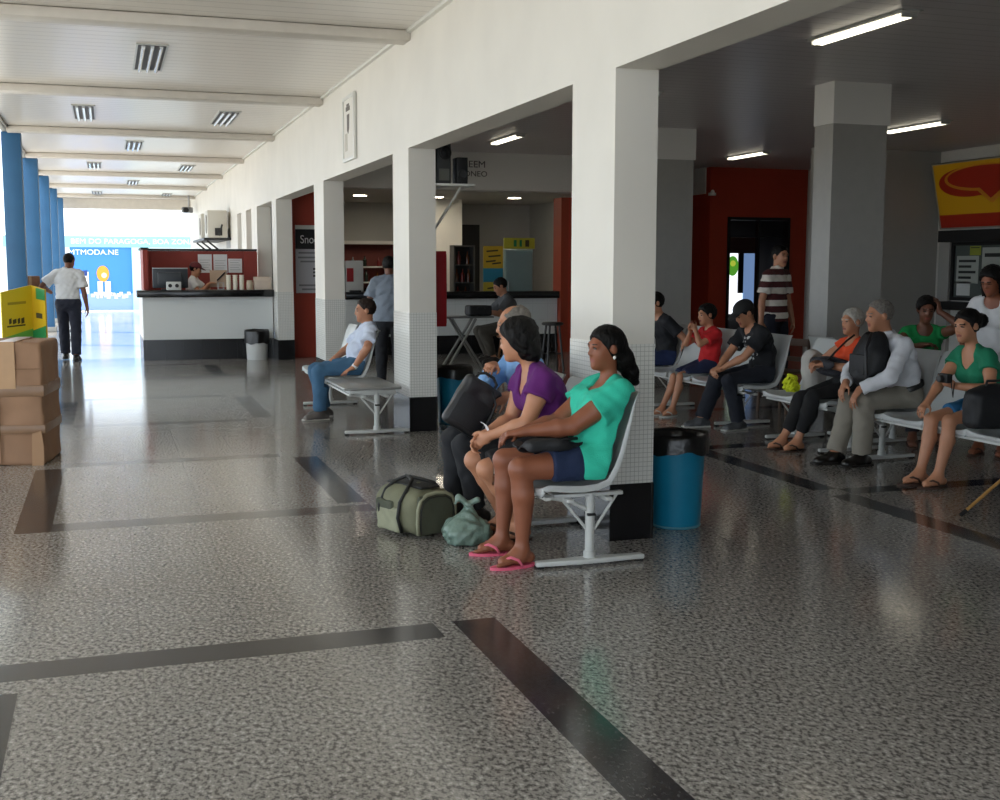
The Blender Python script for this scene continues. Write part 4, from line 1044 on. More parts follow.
# shop window in the right hand wall
t = empty('shop_window', 'dark framed service window with paper notices under the yellow sign', 'window', (14.28, 17.3, 1.0))
b = B()
for lo, hi in (((-.05, -.06, 0), (0, 0, 1.02)), ((-.05, -2.7, 0), (0, -2.64, 1.02)), ((-.05, -2.64, .96), (0, -.06, 1.02)), ((-.05, -2.64, 0), (0, -.06, .06))): b.box(lo, hi, BLK)
b.done('frame', t)
b = B(); b.box((-.012, -2.64, .06), (-.004, -.06, .96), mat('dim_glass', '5d6562', .15)); b.done('pane', t)
b = B(); b.box((-.30, -2.75, -.16), (0, .1, -.02), BLK, .01); b.done('sill', t)
NOTE = mat('note_paper', 'aeb4ae', .7); NPR = mat('note_print', '2c302f', .8)
def note(y, z, w, h_, label, cat='paper', m=NOTE, rows=4):
    b = B(); b.box((-.004, -w, -h_), (0, 0, 0), m)
    for k in range(rows): b.box((-.006, -w * (.88 - .2 * (k % 2)), -h_ * (.14 + .8 * k / max(rows, 1)) - h_ * .09), (-.004, -w * .1, -h_ * (.14 + .8 * k / max(rows, 1))), NPR)
    o = tag(b.done('notice_sheet'), label, cat, 'notices in the service window'); o.location = (14.262, y, z); return o
note(17.18, 1.78, .55, .48, 'printed notice at the left end of the service window')
note(17.16, 1.33, .34, .24, 'small white notice low on the service window', 'paper', mat('note_white', 'd5d8d5', .7), 0)
note(16.55, 1.92, .62, .7, 'large printed notice in the middle of the service window', rows=2)
note(16.86, 1.95, .27, .16, 'yellow green sticker at the top of the service window', 'sticker', mat('note_lime', '9aa23a', .7), 1)
note(15.6, 1.9, .8, .7, 'printed notice at the right end of the service window')
b = B(); b.box((14.22, 17.34, 0), (14.298, 17.62, 2.02), mat('pilaster_paint', 'a9a8a3', .6)); b.done('trim_4', kind='structure')

t = empty('notice_board', 'narrow white framed notice board high on the colonnade wall', 'sign', (2.735, 13.62, 3.175))
b = B()
for lo, hi in (((-.035, -.33, -.37), (0, -.29, .37)), ((-.035, .29, -.37), (0, .33, .37)), ((-.035, -.29, -.37), (0, .29, -.33)), ((-.035, -.29, .33), (0, .29, .37))): b.box(lo, hi, WHITE2, .004)
b.done('frame', t)
b = B(); b.box((-.02, -.29, -.33), (-.004, .29, .33), mat('board_paper', 'dcd8cf', .6)); b.done('backing', t)
b = B(); G1 = mat('board_print', '6a645c', .7)
b.box((-.024, -.06, .20), (-.02, .16, .25), G1); b.box((-.024, -.02, .255), (-.02, .12, .28), G1); b.prism([(-.03, .16), (.10, .16), (.10, -.02), (.04, -.06), (-.01, .0)], .02, .024, G1, Matrix(((0, 0, -1, 0), (1, 0, 0, 0), (0, 1, 0, 0), (0, 0, 0, 1)))); b.box((-.024, .1, -.25), (-.02, .22, -.05), mat('board_faint', 'bdb7ab', .7)); b.done('print', t)

t = empty('wall_poster', 'tall poster with black header on the red panel', 'poster', (3.12, 20.495, 1.12))
b = B(); b.box((0, -.012, 0), (.78, 0, 1.12), mat('poster_white', 'c9c9cf', .6)); b.box((0, -.02, 1.10), (.78, 0, 1.17), WHITE2); b.done('sheet', t)
b = B(); b.box((0, -.016, .76), (.78, -.0125, 1.10), BLK); b.done('header', t)
text('lettering', 'Snooc', .20, mat('poster_letter', 'e8e8e8', .6), (.08, -.018, .92), (PI / 2, 0, 0), t, .001, 'LEFT', .8)
b = B(); gp = mat('poster_grey', '8d8d93', .7)
for z, x0, x1 in ((.68, .05, .7), (.60, .04, .72), (.53, .08, .66), (.12, .05, .72), (.05, .1, .68)): b.box((x0, -.015, z), (x1, -.0125, z + .03), gp)
for z in (.40, .34, .28): b.box((.30, -.016, z), (.36, -.0125, z + .035), BLK)
b.done('print', t)
so_ = bpy.data.objects['wall_snack_bar']
text('lettering', 'LEEM', .17, mat('soffit_letter', '55524f', .6), (6.40, 20.594, 3.42), (PI / 2, 0, 0), so_, .003, 'CENTER', 1.1)
text('lettering', 'ONEO', .14, mat('soffit_letter', '55524f'), (6.42, 20.594, 3.25), (PI / 2, 0, 0), so_, .003, 'CENTER', 1.1)

# air conditioners on a wall shelf at the far end
t = empty('wall_bracket_shelf', 'wall shelf carrying the outdoor air conditioner units at the far end', 'shelf', (2.735, 28.6, 2.17))
b = B(); b.box((-.60, -1.0, 0), (0, 2.6, .05), DARK); b.done('board', t)
for y in (-.8, .8, 2.4):
    b = B(); b.tube([(-.02, y, -.42), (-.52, y, -.01)], .02, DARK, 8); b.done('bracket', t)
first_ac = None
for y, l in ((28.0, 'nearer pale air conditioner unit on the far wall shelf'), (29.9, 'farther pale air conditioner unit on the far wall shelf')):
    if first_ac is None:
        o = empty('air_conditioner', l, 'air conditioner', (2.44, y, 2.222), 0, 'air conditioners on the wall shelf')
        b = B(); b.box((-.22, -.42, 0), (.22, .42, .62), mat('ac_casing', 'c9c5ba', .5), .02); b.done('casing', o)
        b = B(); b.lathe([(.001, 0), (.21, 0), (.21, .015), (.001, .02)], mat('ac_grille', '8c8880', .6), 24, M=Matrix.Translation((-.22, -.12, .31)) @ Matrix.Rotation(-PI / 2, 4, 'Y')); b.done('fan_grille', o)
        b = B(); b.tube([(.0, -.425, .2), (.03, -.47, .05), (.1, -.46, .3)], .02, DARK, 8); b.box((-.06, -.44, .05), (.1, -.421, .22), DARK); b.done('pipe', o)
        first_ac = o
    else:
        o = copy_tree(first_ac); o.location = (2.44, y, 2.222); o['label'] = l
t = empty('security_camera', 'small grey security camera below the far ceiling beam', 'camera', (2.52, 38.2, 3.28))
b = B(); b.tube([(0, 0, .48), (0, 0, .12)], .03, CHROME, 10); b.done('mount', t)
b = B(); b.box((-.22, -.12, -.06), (.12, .12, .12), mat('camera_grey', '77797b', .4), .04); b.done('housing', t)
b = B(); b.lathe([(.001, 0), (.09, 0), (.08, .05), (.001, .06)], BLK, 16, M=Matrix.Translation((-.1, -.12, .02)) @ Matrix.Rotation(PI / 2, 4, 'X')); b.done('lens', t)

# bracket shelf on the second column and what stands on it
t = empty('bracket_shelf', 'white bracket shelf fixed high on the second column', 'shelf', (3.008, 11.16, 2.36))
b = B(); b.box((0, -.22, 0), (.40, .22, .022), WHITE2, .004); b.done('board', t)
for q in (-.02,):
    b = B(); b.tube([(.012, q, -.46), (.31, q, -.004)], .014, WHITE2, 8); b.done('bracket', t)
t = empty('amplifier', 'dark grey upright amplifier cabinet on the bracket shelf, next to the column', 'amplifier', (3.115, 11.14, 2.3845))
b = B(); b.box((-.07, -.13, 0), (.07, .13, .40), mat('amp_grey', '3c3d3c', .5), .008); b.done('casing', t)
b = B(); b.box((-.05, -.14, .03), (.05, -.131, .14), mat('amp_face', '66675f', .5)); b.done('faceplate', t)
b = B()
b.lathe([(.001, 0), (.06, 0), (.066, .03), (.045, .04), (.03, .018), (.001, .03)], BLK, 24, M=Matrix.Translation((0.0, -.131, .29)) @ Matrix.Rotation(PI / 2, 4, 'X')); b.done('dial', t)
t = empty('loudspeaker', 'small black loudspeaker on the bracket shelf beside the amplifier', 'speaker', (3.29, 11.06, 2.3845))
b = B(); b.box((-.055, -.08, 0), (.055, .08, .25), BLK, .006); b.done('casing', t)
b = B(); b.lathe([(.001, .008), (.02, .004), (.042, .012), (.045, 0), (.001, 0)], DARK, 20, M=Matrix.Translation((0, -.081, .09)) @ Matrix.Rotation(PI / 2, 4, 'X')); b.done('cone', t)
t = empty('wall_mounted_cabinet', 'tall narrow red cabinet on the hall side of the second column', 'cabinet', (3.008, 11.36, 1.0))
b = B(); b.box((0, -.2, 0), (.17, .2, .74), mat('cabinet_red', '9c1420', .4), .006); b.done('body', t)
b = B(); b.box((.171, -.18, .03), (.178, .18, .71), mat('cabinet_red', '9c1420'), .003); d_ = b.done('door', t)
b = B(); b.box((.179, -.15, .35), (.19, -.13, .42), CHROME, .003); b.done('handle', d_)

# folding table, laptop case and stools by the snack bar
t = empty('folding_table', 'tall folding table with crossed metal legs in front of the snack bar', 'table', (4.80, 16.0, 0))
b = B(); b.box((-.46, -.2, .86), (.40, .2, .885), mat('table_grey', '6e6f6f', .4), .008); b.done('tabletop', t)
MET = mat('leg_metal', '8c8c88', .35, .6)
for e in (1, -1):
    b = B(); b.tube([(-.40, e * .15, .012), (-.30, e * .15, .10), (.12, e * .1, .78), (.16, e * .1, .852)], .02, MET, 10); b.done('leg', t)
    b = B(); b.tube([(.36, e * .11, .012), (.28, e * .11, .10), (-.14, e * .07, .78), (-.18, e * .07, .852)], .016, MET, 10); b.done('leg', t)
b = B(); b.tube([(-.40, -.15, .03), (-.40, .15, .03)], .016, MET, 8); b.done('crossbar', t)
t = empty('laptop_bag', 'black laptop case lying on the tall folding table', 'bag', (5.02, 15.98, .888))
blob('body', [slab((0, 0, .075), (.17, .13, .073), rd=.03)], .007, BAGN, t, 0, .02, wr=.002)
b = B(); b.tube([(-.06, -.125, .1), (-.05, -.15, .12), (.05, -.15, .12), (.06, -.125, .1)], .007, BAGN, 8); b.done('handle', t)
def stool(loc, label, m, hh=.735):
    t = empty('bar_stool', label, 'stool', loc, 0, 'stools near the snack bar')
    b = B(); b.lathe([(.001, hh - .055), (.15, hh - .055), (.17, hh - .04), (.17, hh - .02), (.15, hh - .005), (.001, hh)], m, 28); b.done('seat', t)
    for i in range(4):
        a = PI / 4 + i * PI / 2; c, s_ = math.cos(a), math.sin(a)
        b = B(); b.tube([(.19 * c, .19 * s_, 0), (.11 * c, .11 * s_, hh - .055)], .018, m, 8); b.done('leg', t)
    b = B(); b.tube([(.165 * math.cos(a), .165 * math.sin(a), .24) for a in [PI / 4 + i * PI / 2 for i in range(5)]], .01, m, 8); b.done('footrest', t); return t
stool((5.58, 16.3, 0), 'wooden bar stool under the man at the folding table', mat('stool_wood', '8c5a34', .5, var=.12, vscale=8), .598)
stool((6.55, 17.0, 0), 'dark metal bar stool by the red snack bar post', mat('stool_metal', '3b3a39', .4, .5))

# drinks cabinet and signs behind the snack bar
t = empty('drinks_fridge', 'pale drinks fridge with yellow price boards behind the snack bar counter', 'fridge', (7.72, 22.2, 0))
b = B(); b.box((-.30, -.3, .06), (.30, .35, 1.92), mat('fridge_pale', '8fa3a0', .4), .02); b.box((-.28, -.28, 0), (.28, .3, .06), DARK); b.done('body', t)
b = B(); b.box((-.27, -.315, .1), (.27, -.301, 1.88), mat('fridge_glass', '7f9896', .2)); d_ = b.done('door', t)
b = B(); b.tube([(-.23, -.34, .9), (-.23, -.34, 1.3)], .012, CHROME, 8); b.done('handle', d_)
b = B(); b.box((-.32, -.33, 1.93), (.32, -.30, 2.14), mat('sign_board_yellow', 'b9b53a', .5)); b.box((-.12, -.334, 1.97), (-.06, -.331, 2.1), GRN3); b.box((.0, -.334, 1.97), (.05, -.331, 2.1), GRN3); b.box((.12, -.334, 1.97), (.2, -.331, 2.1), PRT); b.done('top_sign', t)
t = empty('price_board', 'upright yellow and blue price board left of the drinks fridge', 'sign', (7.18, 21.9, 0))
b = B(); b.box((-.20, -.02, 1.55), (.20, 0, 1.98), mat('board_yellow', 'c9a82e', .5)); b.done('upper_panel', t)
b = B(); b.box((-.20, -.02, 1.28), (.20, 0, 1.548), mat('board_blue', '2f86a0', .5)); b.done('middle_panel', t)
b = B(); b.box((-.20, -.02, .95), (.20, 0, 1.278), mat('board_yellow2', 'bfae3c', .5)); b.done('lower_panel', t)
b = B(); b.box((-.03, 0, 0), (.03, .03, 1.9), DARK); b.box((-.2, -.12, 0), (.2, .12, .02), DARK); b.done('stand', t)
b = B()
for z, x0, x1 in ((1.86, -.14, .1), (1.76, -.1, .15), (1.66, -.15, .05), (1.62, -.02, .16), (1.14, -.12, .06), (1.04, -.1, .12)): b.prism([(x0, 0), (x1, .02), (x1, .05), (x0, .03)], .0205, .024, PRT, Matrix(((1, 0, 0, 0), (0, 0, -1, 0), (0, 1, 0, z), (0, 0, 0, 1))))
b.done('print', t)
t = empty('drink_shelf', 'dark open shelf rack behind the counter, left of the price board', 'shelf', (6.75, 22.4, 0))
b = B(); b.box((-.22, 0, 0), (-.19, .3, 2.0), mat('rack_grey', '565654', .5)); b.box((.19, 0, 0), (.22, .3, 2.0), mat('rack_grey', '565654')); b.box((-.22, 0, 1.97), (.22, .3, 2.0), mat('rack_grey', '565654')); b.box((-.19, .27, 0), (.19, .3, 1.97), BLK); b.done('frame', t)
for z in (.9, 1.25, 1.6):
    b = B(); b.box((-.19, 0, z), (.19, .27, z + .02), mat('rack_grey', '565654')); b.done('board', t)
# shelves seen between the second and third columns
t = empty('wall_shelf_unit', 'white shelf unit against the back wall of the snack bar', 'shelf', (4.75, 24.75, 0))
WDS = mat('shelf_paint', 'd5d2cc', .5)
b = B(); b.box((-.75, 0, 0), (-.70, .34, 2.1), WDS); b.box((1.40, 0, 0), (1.45, .34, 2.1), WDS); b.box((-.75, -.02, 2.05), (1.45, .34, 2.12), WDS); b.box((-.7, .31, 0), (1.4, .34, 2.05), mat('shelf_back', '6b2a20', .6)); b.done('frame', t)
for z in (.9, 1.22, 1.55):
    b = B(); b.box((-.70, 0, z), (1.40, .30, z + .03), WDS); b.done('board', t)
def bottle(loc, m, label, h_=.24, r=.035):
    b = B(); b.lathe([(.001, 0), (r, 0), (r, h_ * .55), (r * .9, h_ * .65), (r * .38, h_ * .78), (r * .36, h_), (.001, h_)], m, 14)
    return tag(place(b.done('bottle'), loc), label, 'bottle', 'bottles on the snack bar shelves')
cols = [mat('bottle_dark', '20281f', .2), mat('bottle_amber', '5a2e14', .2), mat('bottle_clear', '9aa3a0', .15), mat('bottle_red', '6e1a18', .3)]
rnd = random.Random(4); ORD = ('first', 'second', 'third', 'fourth', 'fifth', 'sixth', 'seventh')
for z, lv in ((1.252, 'middle'), (1.582, 'upper'), (.932, 'lower')):
    for i in range(7):
        q = rnd.randrange(4)
        bottle((4.20 + i * .27 + rnd.uniform(-.02, .02), 24.88, z), cols[q], '%s bottle, %s from the left on the %s shelf of the white shelf unit' % (('dark', 'amber', 'clear', 'red')[q], ORD[i], lv), rnd.uniform(.18, .27), rnd.uniform(.03, .045))
for i, (x, z) in enumerate(((6.62, 1.272), (6.74, 1.272), (6.86, 1.272), (6.64, .922), (6.80, .922), (6.66, 1.622), (6.84, 1.622))):
    bottle((x, 22.5, z), cols[(i * 2 + 1) % 4], ('left bottle on the middle board of the dark rack', 'centre bottle on the middle board of the dark rack', 'right bottle on the middle board of the dark rack', 'left bottle on the lowest board of the dark rack', 'right bottle on the lowest board of the dark rack', 'left bottle on the top board of the dark rack', 'right bottle on the top board of the dark rack')[i], .26, .04)
t = empty('coffee_machine', 'white drinks machine with red side on the snack bar counter', 'machine', (4.16, 20.72, 1.132))
b = B(); b.box((-.16, -.18, 0), (.16, .18, .55), mat('machine_white', 'bdbcb8', .4), .015); b.done('body', t)
b = B(); b.box((-.14, -.19, .18), (-.02, -.181, .42), mat('machine_red', '8e1d22', .4)); b.done('front_panel', t)
b = B(); b.box((-.1, -.26, 0), (.1, -.182, .03), DARK, .004); b.done('drip_tray', t)
# chair with a wooden frame behind the waiting rows
t = empty('wooden_chair', 'brown wooden chair standing behind the bench near the hall column', 'chair', (7.05, 11.2, 0), math.radians(200))
WD = mat('chair_wood', '5b4436', .5, var=.1, vscale=9)
b = B(); b.box((-.2, -.2, .43), (.2, .2, .46), WD, .006); b.done('seat', t)
for x in (-.18, .18):
    for y in (-.18, .18):
        b = B(); b.tube([(x * 1.08, y * 1.08, 0), (x, y, .43)], .017, WD, 8); b.done('leg', t)
b = B(); b.box((-.2, -.18, .55), (-.17, .18, .60), WD); b.box((-.2, -.18, .72), (-.17, .18, .80), WD)
b.tube([(-.185, -.18, .46), (-.19, -.18, .80)], .016, WD, 8); b.tube([(-.185, .18, .46), (-.19, .18, .80)], .016, WD, 8); b.done('backrest', t)
# ------------------------------------------------------------------ people
def skinm(n, c): return mat('skin_' + n, c, .48, var=.06, vscale=14)
SK1 = skinm('brown', '8a5239'); SK2 = skinm('light_brown', 'b98263'); SK3 = skinm('tan', 'b07a5c'); SK4 = skinm('dark_brown', '6d4330'); SK5 = skinm('fair', 'c4947a')
HB = mat('hair_black', '0b0908', .6, spec=.22, bump=.7, bscale=70, stretch=(1, 1, .25)); HG = mat('hair_grey', '6e6963', .65, var=.3, vscale=50, bump=.6, bscale=80); HGW = mat('hair_pale_grey', 'a8a49c', .6, var=.15, vscale=40); HBR = mat('hair_brown', '1f140e', .6, spec=.25, bump=.7, bscale=70, stretch=(1, 1, .25))
def cloth(n, c, b=.25): return mat(n, c, .85, var=.05, vscale=12, bump=b, bscale=140)
SEAT = dict(z=.460, front=.374, back=((-.030, .50), (-.152, .88)))
def ff(s): return .085 * s + .017
def sf(s): return .087 * s
def seat_at(dx): return dict(z=.462, front=.374 + dx, back=((-.026 + dx, .50), (-.148 + dx, .88)))
SHORT = dict(nape=-.055, t=.009)
def who(label, loc, heading, pose, look, h=.009): return person(label, loc, heading, pose, look, h)

# woman in turquoise
s = .96
rt_, kt = who('woman in turquoise shirt and denim shorts with pink flip-flops, on the nearest seat', (2.483, 5.86, 0), 180,
    dict(hip=(0, 0, .535), neck=(-.12, 0, .975), head=(-.085, 0, 1.15), look=(8, 4, 0), seat=dict(z=.462, front=.378, back=((-.012, .50), (-.132, .88))), bend=.03, arm=1.13, leg=1.09,
         handL=(.41, .04, .72), handR=(.40, -.055, .70), elbowL=(0, .35, -1), elbowR=(0, -.5, -1), hdL=(.85, -.45, -.12), hdR=(.9, .30, -.15), hnL=(0, -.25, -1), hnR=(0, .3, -1), curlL=.55, curlR=.35,
         footL=(.43, .10, ff(s)), footR=(.445, -.19, ff(s)), kneeL=(1, .05, .8), kneeR=(1, -.25, .8), toeL=6, toeR=-10),
    dict(s=s, fat=1.32, armr=1.36, legr=1.38, fem=True, bust=1.5, belly=1.3, skin=SK1, hair=dict(t=.012, ears=True, wr=.0018, nape=-.10, line=-.02, locks=[((-.05, 0, .02), (-.11, 0, -.07), .075, .062), ((-.11, 0, -.07), (-.165, -.01, -.15), .058, .045), ((-.165, -.01, -.15), (-.20, -.015, -.215), .044, .022)]),
         top=dict(mat=cloth('turquoise_cotton', '2fc0a2'), sleeve=.50, hem=-.13, hemtip=-.45, lap=.17, neck=.115, nw=.082, o=.016, flare=.016), bottom=dict(mat=cloth('dark_denim', '1b2a4a', .4), len=.64, waist=.02, wide=.012, o=.010),
         footmat=mat('pink_rubber', 'e0627e', .5), strapmat=mat('pink_strap', 'e56f88', .45)), .0062)
b = B(); e_ = kt['g'](-.004, .086, -.045); b.lathe([(.001, -.011), (.007, -.006), (.009, 0), (.007, .007), (.001, .011)], mat('pearl', 'e6e2da', .25), 14, tuple(e_)); b.done('earring', rt_)
# woman in purple
s = .97
_, kp = who('woman in purple short-sleeved top with black bob, between the turquoise woman and the man', (2.425, 6.385, 0), 180,
    dict(hip=(0, 0, .545), neck=(.085, .0, 1.01), head=(.175, -.02, 1.165), look=(-38, 12, 0), seat=SEAT, bend=.05,
         handL=(.37, .06, .63), handR=(.385, -.03, .615), elbowL=(-.3, .9, -.5), elbowR=(-.5, -.3, -.8), hdL=(.75, -.4, -.55), hdR=(.75, .3, -.6), hnL=(-.2, -.9, -.3), hnR=(-.2, .9, -.3), curl=.6,
         footL=(.19, .06, ff(s)), footR=(.21, -.15, ff(s)), toeL=5, toeR=-8),
    dict(s=s, fat=1.22, armr=1.2, legr=1.25, fem=True, bust=1.15, skin=SK2, hair=dict(t=.026, nape=-.10, side=-.105, line=-.05, wr=.005, wsc=1.8, locks=[((-.05, 0, -.02), (-.085, 0, -.095), .075, .05)]),
         top=dict(mat=cloth('purple_jersey', '5c1668'), sleeve=.42, hem=-.03, neck=.15, nw=.062, o=.013, flare=.018), bottom=dict(mat=cloth('black_cotton', '17171a'), len=.93, waist=.10, wide=.006),
         footmat=mat('brown_sandal', '4a342a', .6)), .0065)
# older man in blue
s = 1.0
_, kb = who('grey-haired man in light blue shirt and black trousers holding the black briefcase', (2.483, 6.955, 0), 180,
    dict(hip=(0, 0, .545), neck=(.0, 0, 1.05), head=(.065, .0, 1.225), look=(-14, 10, 0), seat=SEAT, bend=.045,
         handL=(.175, .17, .80), handR=(.225, .09, .985), elbowL=(-.6, .3, -.8), elbowR=(-.2, -1, -.6), hdL=(.8, .15, -.35), hdR=(.55, .75, .1), hnL=(.1, .9, -.3), hnR=(.3, .1, -.9), curlL=.7, curlR=1.0,
         footL=(.34, .10, sf(s)), footR=(.42, -.12, sf(s)), toeL=6, toeR=-8),
    dict(s=s, skin=SK3, hair=dict(t=.006, nape=-.05, recede=-.02, bald=True), hairmat=HG, feet='shoe', footmat=mat('dark_shoe', '2c2622', .4),
         top=dict(mat=cloth('light_blue_cotton', '7fa8d6'), sleeve=1.9, hem=-.02, collar=True, o=.016), bottom=dict(mat=cloth('black_trousers', '1d1e22'), len=1.96)), .0075)
# man in jeans
s = 1.0
_, kj = who('man in pale blue shirt and jeans sitting beside the grey tabletop', (2.51, 12.13, 0), 180,
    dict(hip=(.03, 0, .545), neck=(-.10, 0, .965), head=(-.055, .0, 1.125), look=(-4, 6, 0), seat=seat_at(.045), bend=.03,
         handL=(.13, .30, .56), handR=(.25, -.15, .62), elbowL=(.05, 1, .0), elbowR=(-.4, -.9, 0), hdL=(.85, .2, -.35), hnL=(0, 0, -1), curlL=.25,
         footL=(.45, .10, sf(s)), footR=(.36, -.16, sf(s)), toeL=8, toeR=-10, kneeL=(1, .1, .9)),
    dict(s=s, fat=1.15, legr=1.2, belly=1.25, skin=SK3, hair=dict(t=.010, nape=-.06, recede=-.012), hairmat=HBR, feet='sneaker', footmat=mat('grey_trainer', '5b5450', .6), solemat=mat('pale_sole', 'bdb7ae', .6),
         top=dict(mat=cloth('pale_blue_shirt', 'c5cfe2'), sleeve=.72, hem=-.02, collar=True, o=.018, flare=.018), bottom=dict(mat=cloth('blue_jeans', '3d6484', .5), len=1.97, wide=.012)), .0085)
o = bpy.data.objects['person.003']; b = B(); e_, w_ = [Vector(v) for v in kj['arms'][1][1:]]; d_ = (w_ - e_).normalized(); a_ = w_ - d_ * .03
b.tube([a_, a_ + d_ * .03], .033, mat('white_watch', 'dfe2e2', .4), 14); b.done('wristwatch', o)

# hall: front row, from the nearest
RX = 6.13
s = .95
_, kg = who('woman in dark green shirt with hair tied back, holding the small black camera', (RX, 7.005, 0), 180,
    dict(hip=(0, 0, .545), neck=(.14, 0, 1.0), head=(.20, .0, 1.165), look=(10, 8, 0), seat=SEAT, bend=.03,
         handL=(.36, .10, .745), handR=(.50, -.05, .585), elbowL=(-.6, 1, -.3), elbowR=(-.3, -1, -.4), hdL=(.9, -.2, .15), hnL=(0, -.3, 1), hdR=(.8, .4, -.3), curlL=.5, curlR=.6,
         footL=(.46, .08, ff(s)), footR=(.50, -.07, ff(s)), toeL=4, toeR=-4),
    dict(s=s, fat=1.05, fem=True, skin=SK2, hair=dict(t=.014, nape=-.08, locks=[((-.09, 0, .03), (-.15, 0, .02), .05, .055)]),
         top=dict(mat=cloth('dark_green_jersey', '157a58'), sleeve=.40, hem=-.03, neck=.13, nw=.07, o=.012, flare=.014), bottom=dict(mat=cloth('blue_denim_short', '1f5f8c'), len=.62, waist=.12, wide=.006),
         footmat=mat('brown_sandal', '4a342a', .6)), .0085)
s = 1.03
_, kw = who('man in white long-sleeved shirt and grey trousers with a black backpack on his lap', (RX, 7.955, 0), 180,
    dict(hip=(0, 0, .55), neck=(.17, 0, 1.03), head=(.25, -.01, 1.20), look=(-10, 8, 0), seat=SEAT, bend=.05,
         handL=(.50, .11, .625), handR=(.48, -.10, .66), elbowL=(-.3, 1, -.3), elbowR=(-.3, -1, -.2), hdL=(.6, 0, -.8), hdR=(.6, .2, -.7), hnL=(-.7, 0, -.6), hnR=(-.7, 0, -.6), curl=.45,
         footL=(.42, .06, sf(s)), footR=(.56, -.10, sf(s)), toeL=4, toeR=-4, kneeL=(1, .05, .9)),
    dict(s=s, fat=1.05, skin=SK3, hair=dict(t=.007, nape=-.06, recede=-.015), hairmat=HG, feet='shoe', footmat=mat('black_leather_shoe', '15120f', .3),
         top=dict(mat=cloth('white_shirt', 'd6d8de'), sleeve=1.92, hem=-.0, collar=True, o=.017), bottom=dict(mat=cloth('grey_trousers', '8b857a'), len=1.96, wide=.014, belt=mat('black_belt', '141414', .4))), .0085)
s = .93
_, ko = who('elderly woman in orange top with grey hair, grey bag on her lap', (RX, 8.72, 0), 180,
    dict(hip=(0, 0, .54), neck=(-.06, 0, .96), head=(-.03, 0, 1.115), look=(4, 4, 0), seat=SEAT, bend=.05,
         handL=(.27, .04, .755), handR=(.26, -.12, .75), elbowL=(-.2, 1, -.5), elbowR=(-.2, -1, -.5), hdL=(.7, -.6, -.1), curl=.7,
         footL=(.50, .02, ff(s)), footR=(.56, -.12, ff(s)), toeL=4, toeR=-6),
    dict(s=s, fat=1.05, fem=True, skin=SK2, hair=dict(t=.012, nape=-.06), hairmat=HGW, browmat=HGW,
         top=dict(mat=cloth('orange_cotton', 'd8481c'), sleeve=.18, hem=-.03, neck=.09, o=.012), bottom=dict(mat=cloth('black_leggings', '121214'), len=1.35),
         footmat=mat('brown_sandal', '4a342a', .6)), .0085)
def tee_print(c, hip, u, L, fw, lat, chest):
    d = c - chest; a = d @ lat; q = d @ u + .05; fr = d @ fw
    ring = np.abs(np.hypot(a, q * .9) - .042) < .013
    bits = (np.sin(62 * a + 3 * np.sin(31 * q)) * np.sin(54 * q + 2 * np.sin(40 * a)) > .30) & (np.abs(a) < .10) & (np.abs(q) < .13)
    return ((fr > .03) & (ring | bits)).astype(np.int32)
s = 1.0
GRP = mat('shirt_print', 'c8c8c8', .8)
r_, k_ = who('man in black printed t-shirt and black cap, leaning forward with clasped hands', (RX, 10.14, 0), 180,
    dict(hip=(0, 0, .545), neck=(.12, 0, 1.0), head=(.21, .0, 1.135), look=(4, 30, 0), seat=SEAT, bend=.06,
         handL=(.45, .0, .60), handR=(.46, -.06, .585), elbowL=(-.4, 1, -.3), elbowR=(-.4, -1, -.3), hdL=(.75, -.55, -.2), hdR=(.75, .55, -.2), hnL=(0, -.6, -.7), hnR=(0, .6, -.7), curl=.75,
         footL=(.30, .10, sf(s)), footR=(.55, -.20, sf(s)), toeL=10, toeR=-10, kneeR=(1, -.18, .8)),
    dict(s=s, fat=1.0, skin=SK2, hair=dict(t=.008, nape=-.06), cap=mat('cap_black', '131416', .8), feet='sneaker', footmat=mat('grey_sneaker', '4a4c50', .6), solemat=mat('white_sole', 'b8b8b4', .6),
         top=dict(mat=None, mats=[cloth('black_tee', '16181d'), GRP], paint=tee_print, sleeve=.62, hem=-.03, neck=.07, o=.018, flare=.02), bottom=dict(mat=cloth('dark_jeans', '191d28', .4), len=1.97, wide=.012)), .0085)
s = .80
who('boy in red t-shirt and navy shorts with hands raised to his mouth', (RX, 11.20, 0), 180,
    dict(hip=(.03, 0, .535), neck=(.0, 0, .93), head=(.05, 0, 1.075), look=(2, 6, 0), seat=SEAT, bend=.03,
         handL=(.20, .03, .93), handR=(.22, -.03, .91), elbowL=(.3, .7, -1), elbowR=(.3, -.7, -1), hdL=(.5, -.3, .8), hdR=(.5, .3, .7), hnL=(-.4, -.9, .2), hnR=(-.4, .9, .2), curl=.8,
         footL=(.46, .04, ff(s)), footR=(.52, -.08, ff(s)), toeL=4, toeR=-4, leg=1.08),
    dict(s=s, hs=1.12, skin=SK2, hair=dict(t=.020, nape=-.05, line=-.03),
         top=dict(mat=cloth('red_tee', 'c41c22'), sleeve=.6, hem=-.03, neck=.06, o=.018, flare=.02), bottom=dict(mat=cloth('navy_shorts', '1b2444'), len=.85, waist=.10, wide=.016),
         footmat=mat('white_flip_flop', 'c4c4be', .5)), .0085)
s = 1.0
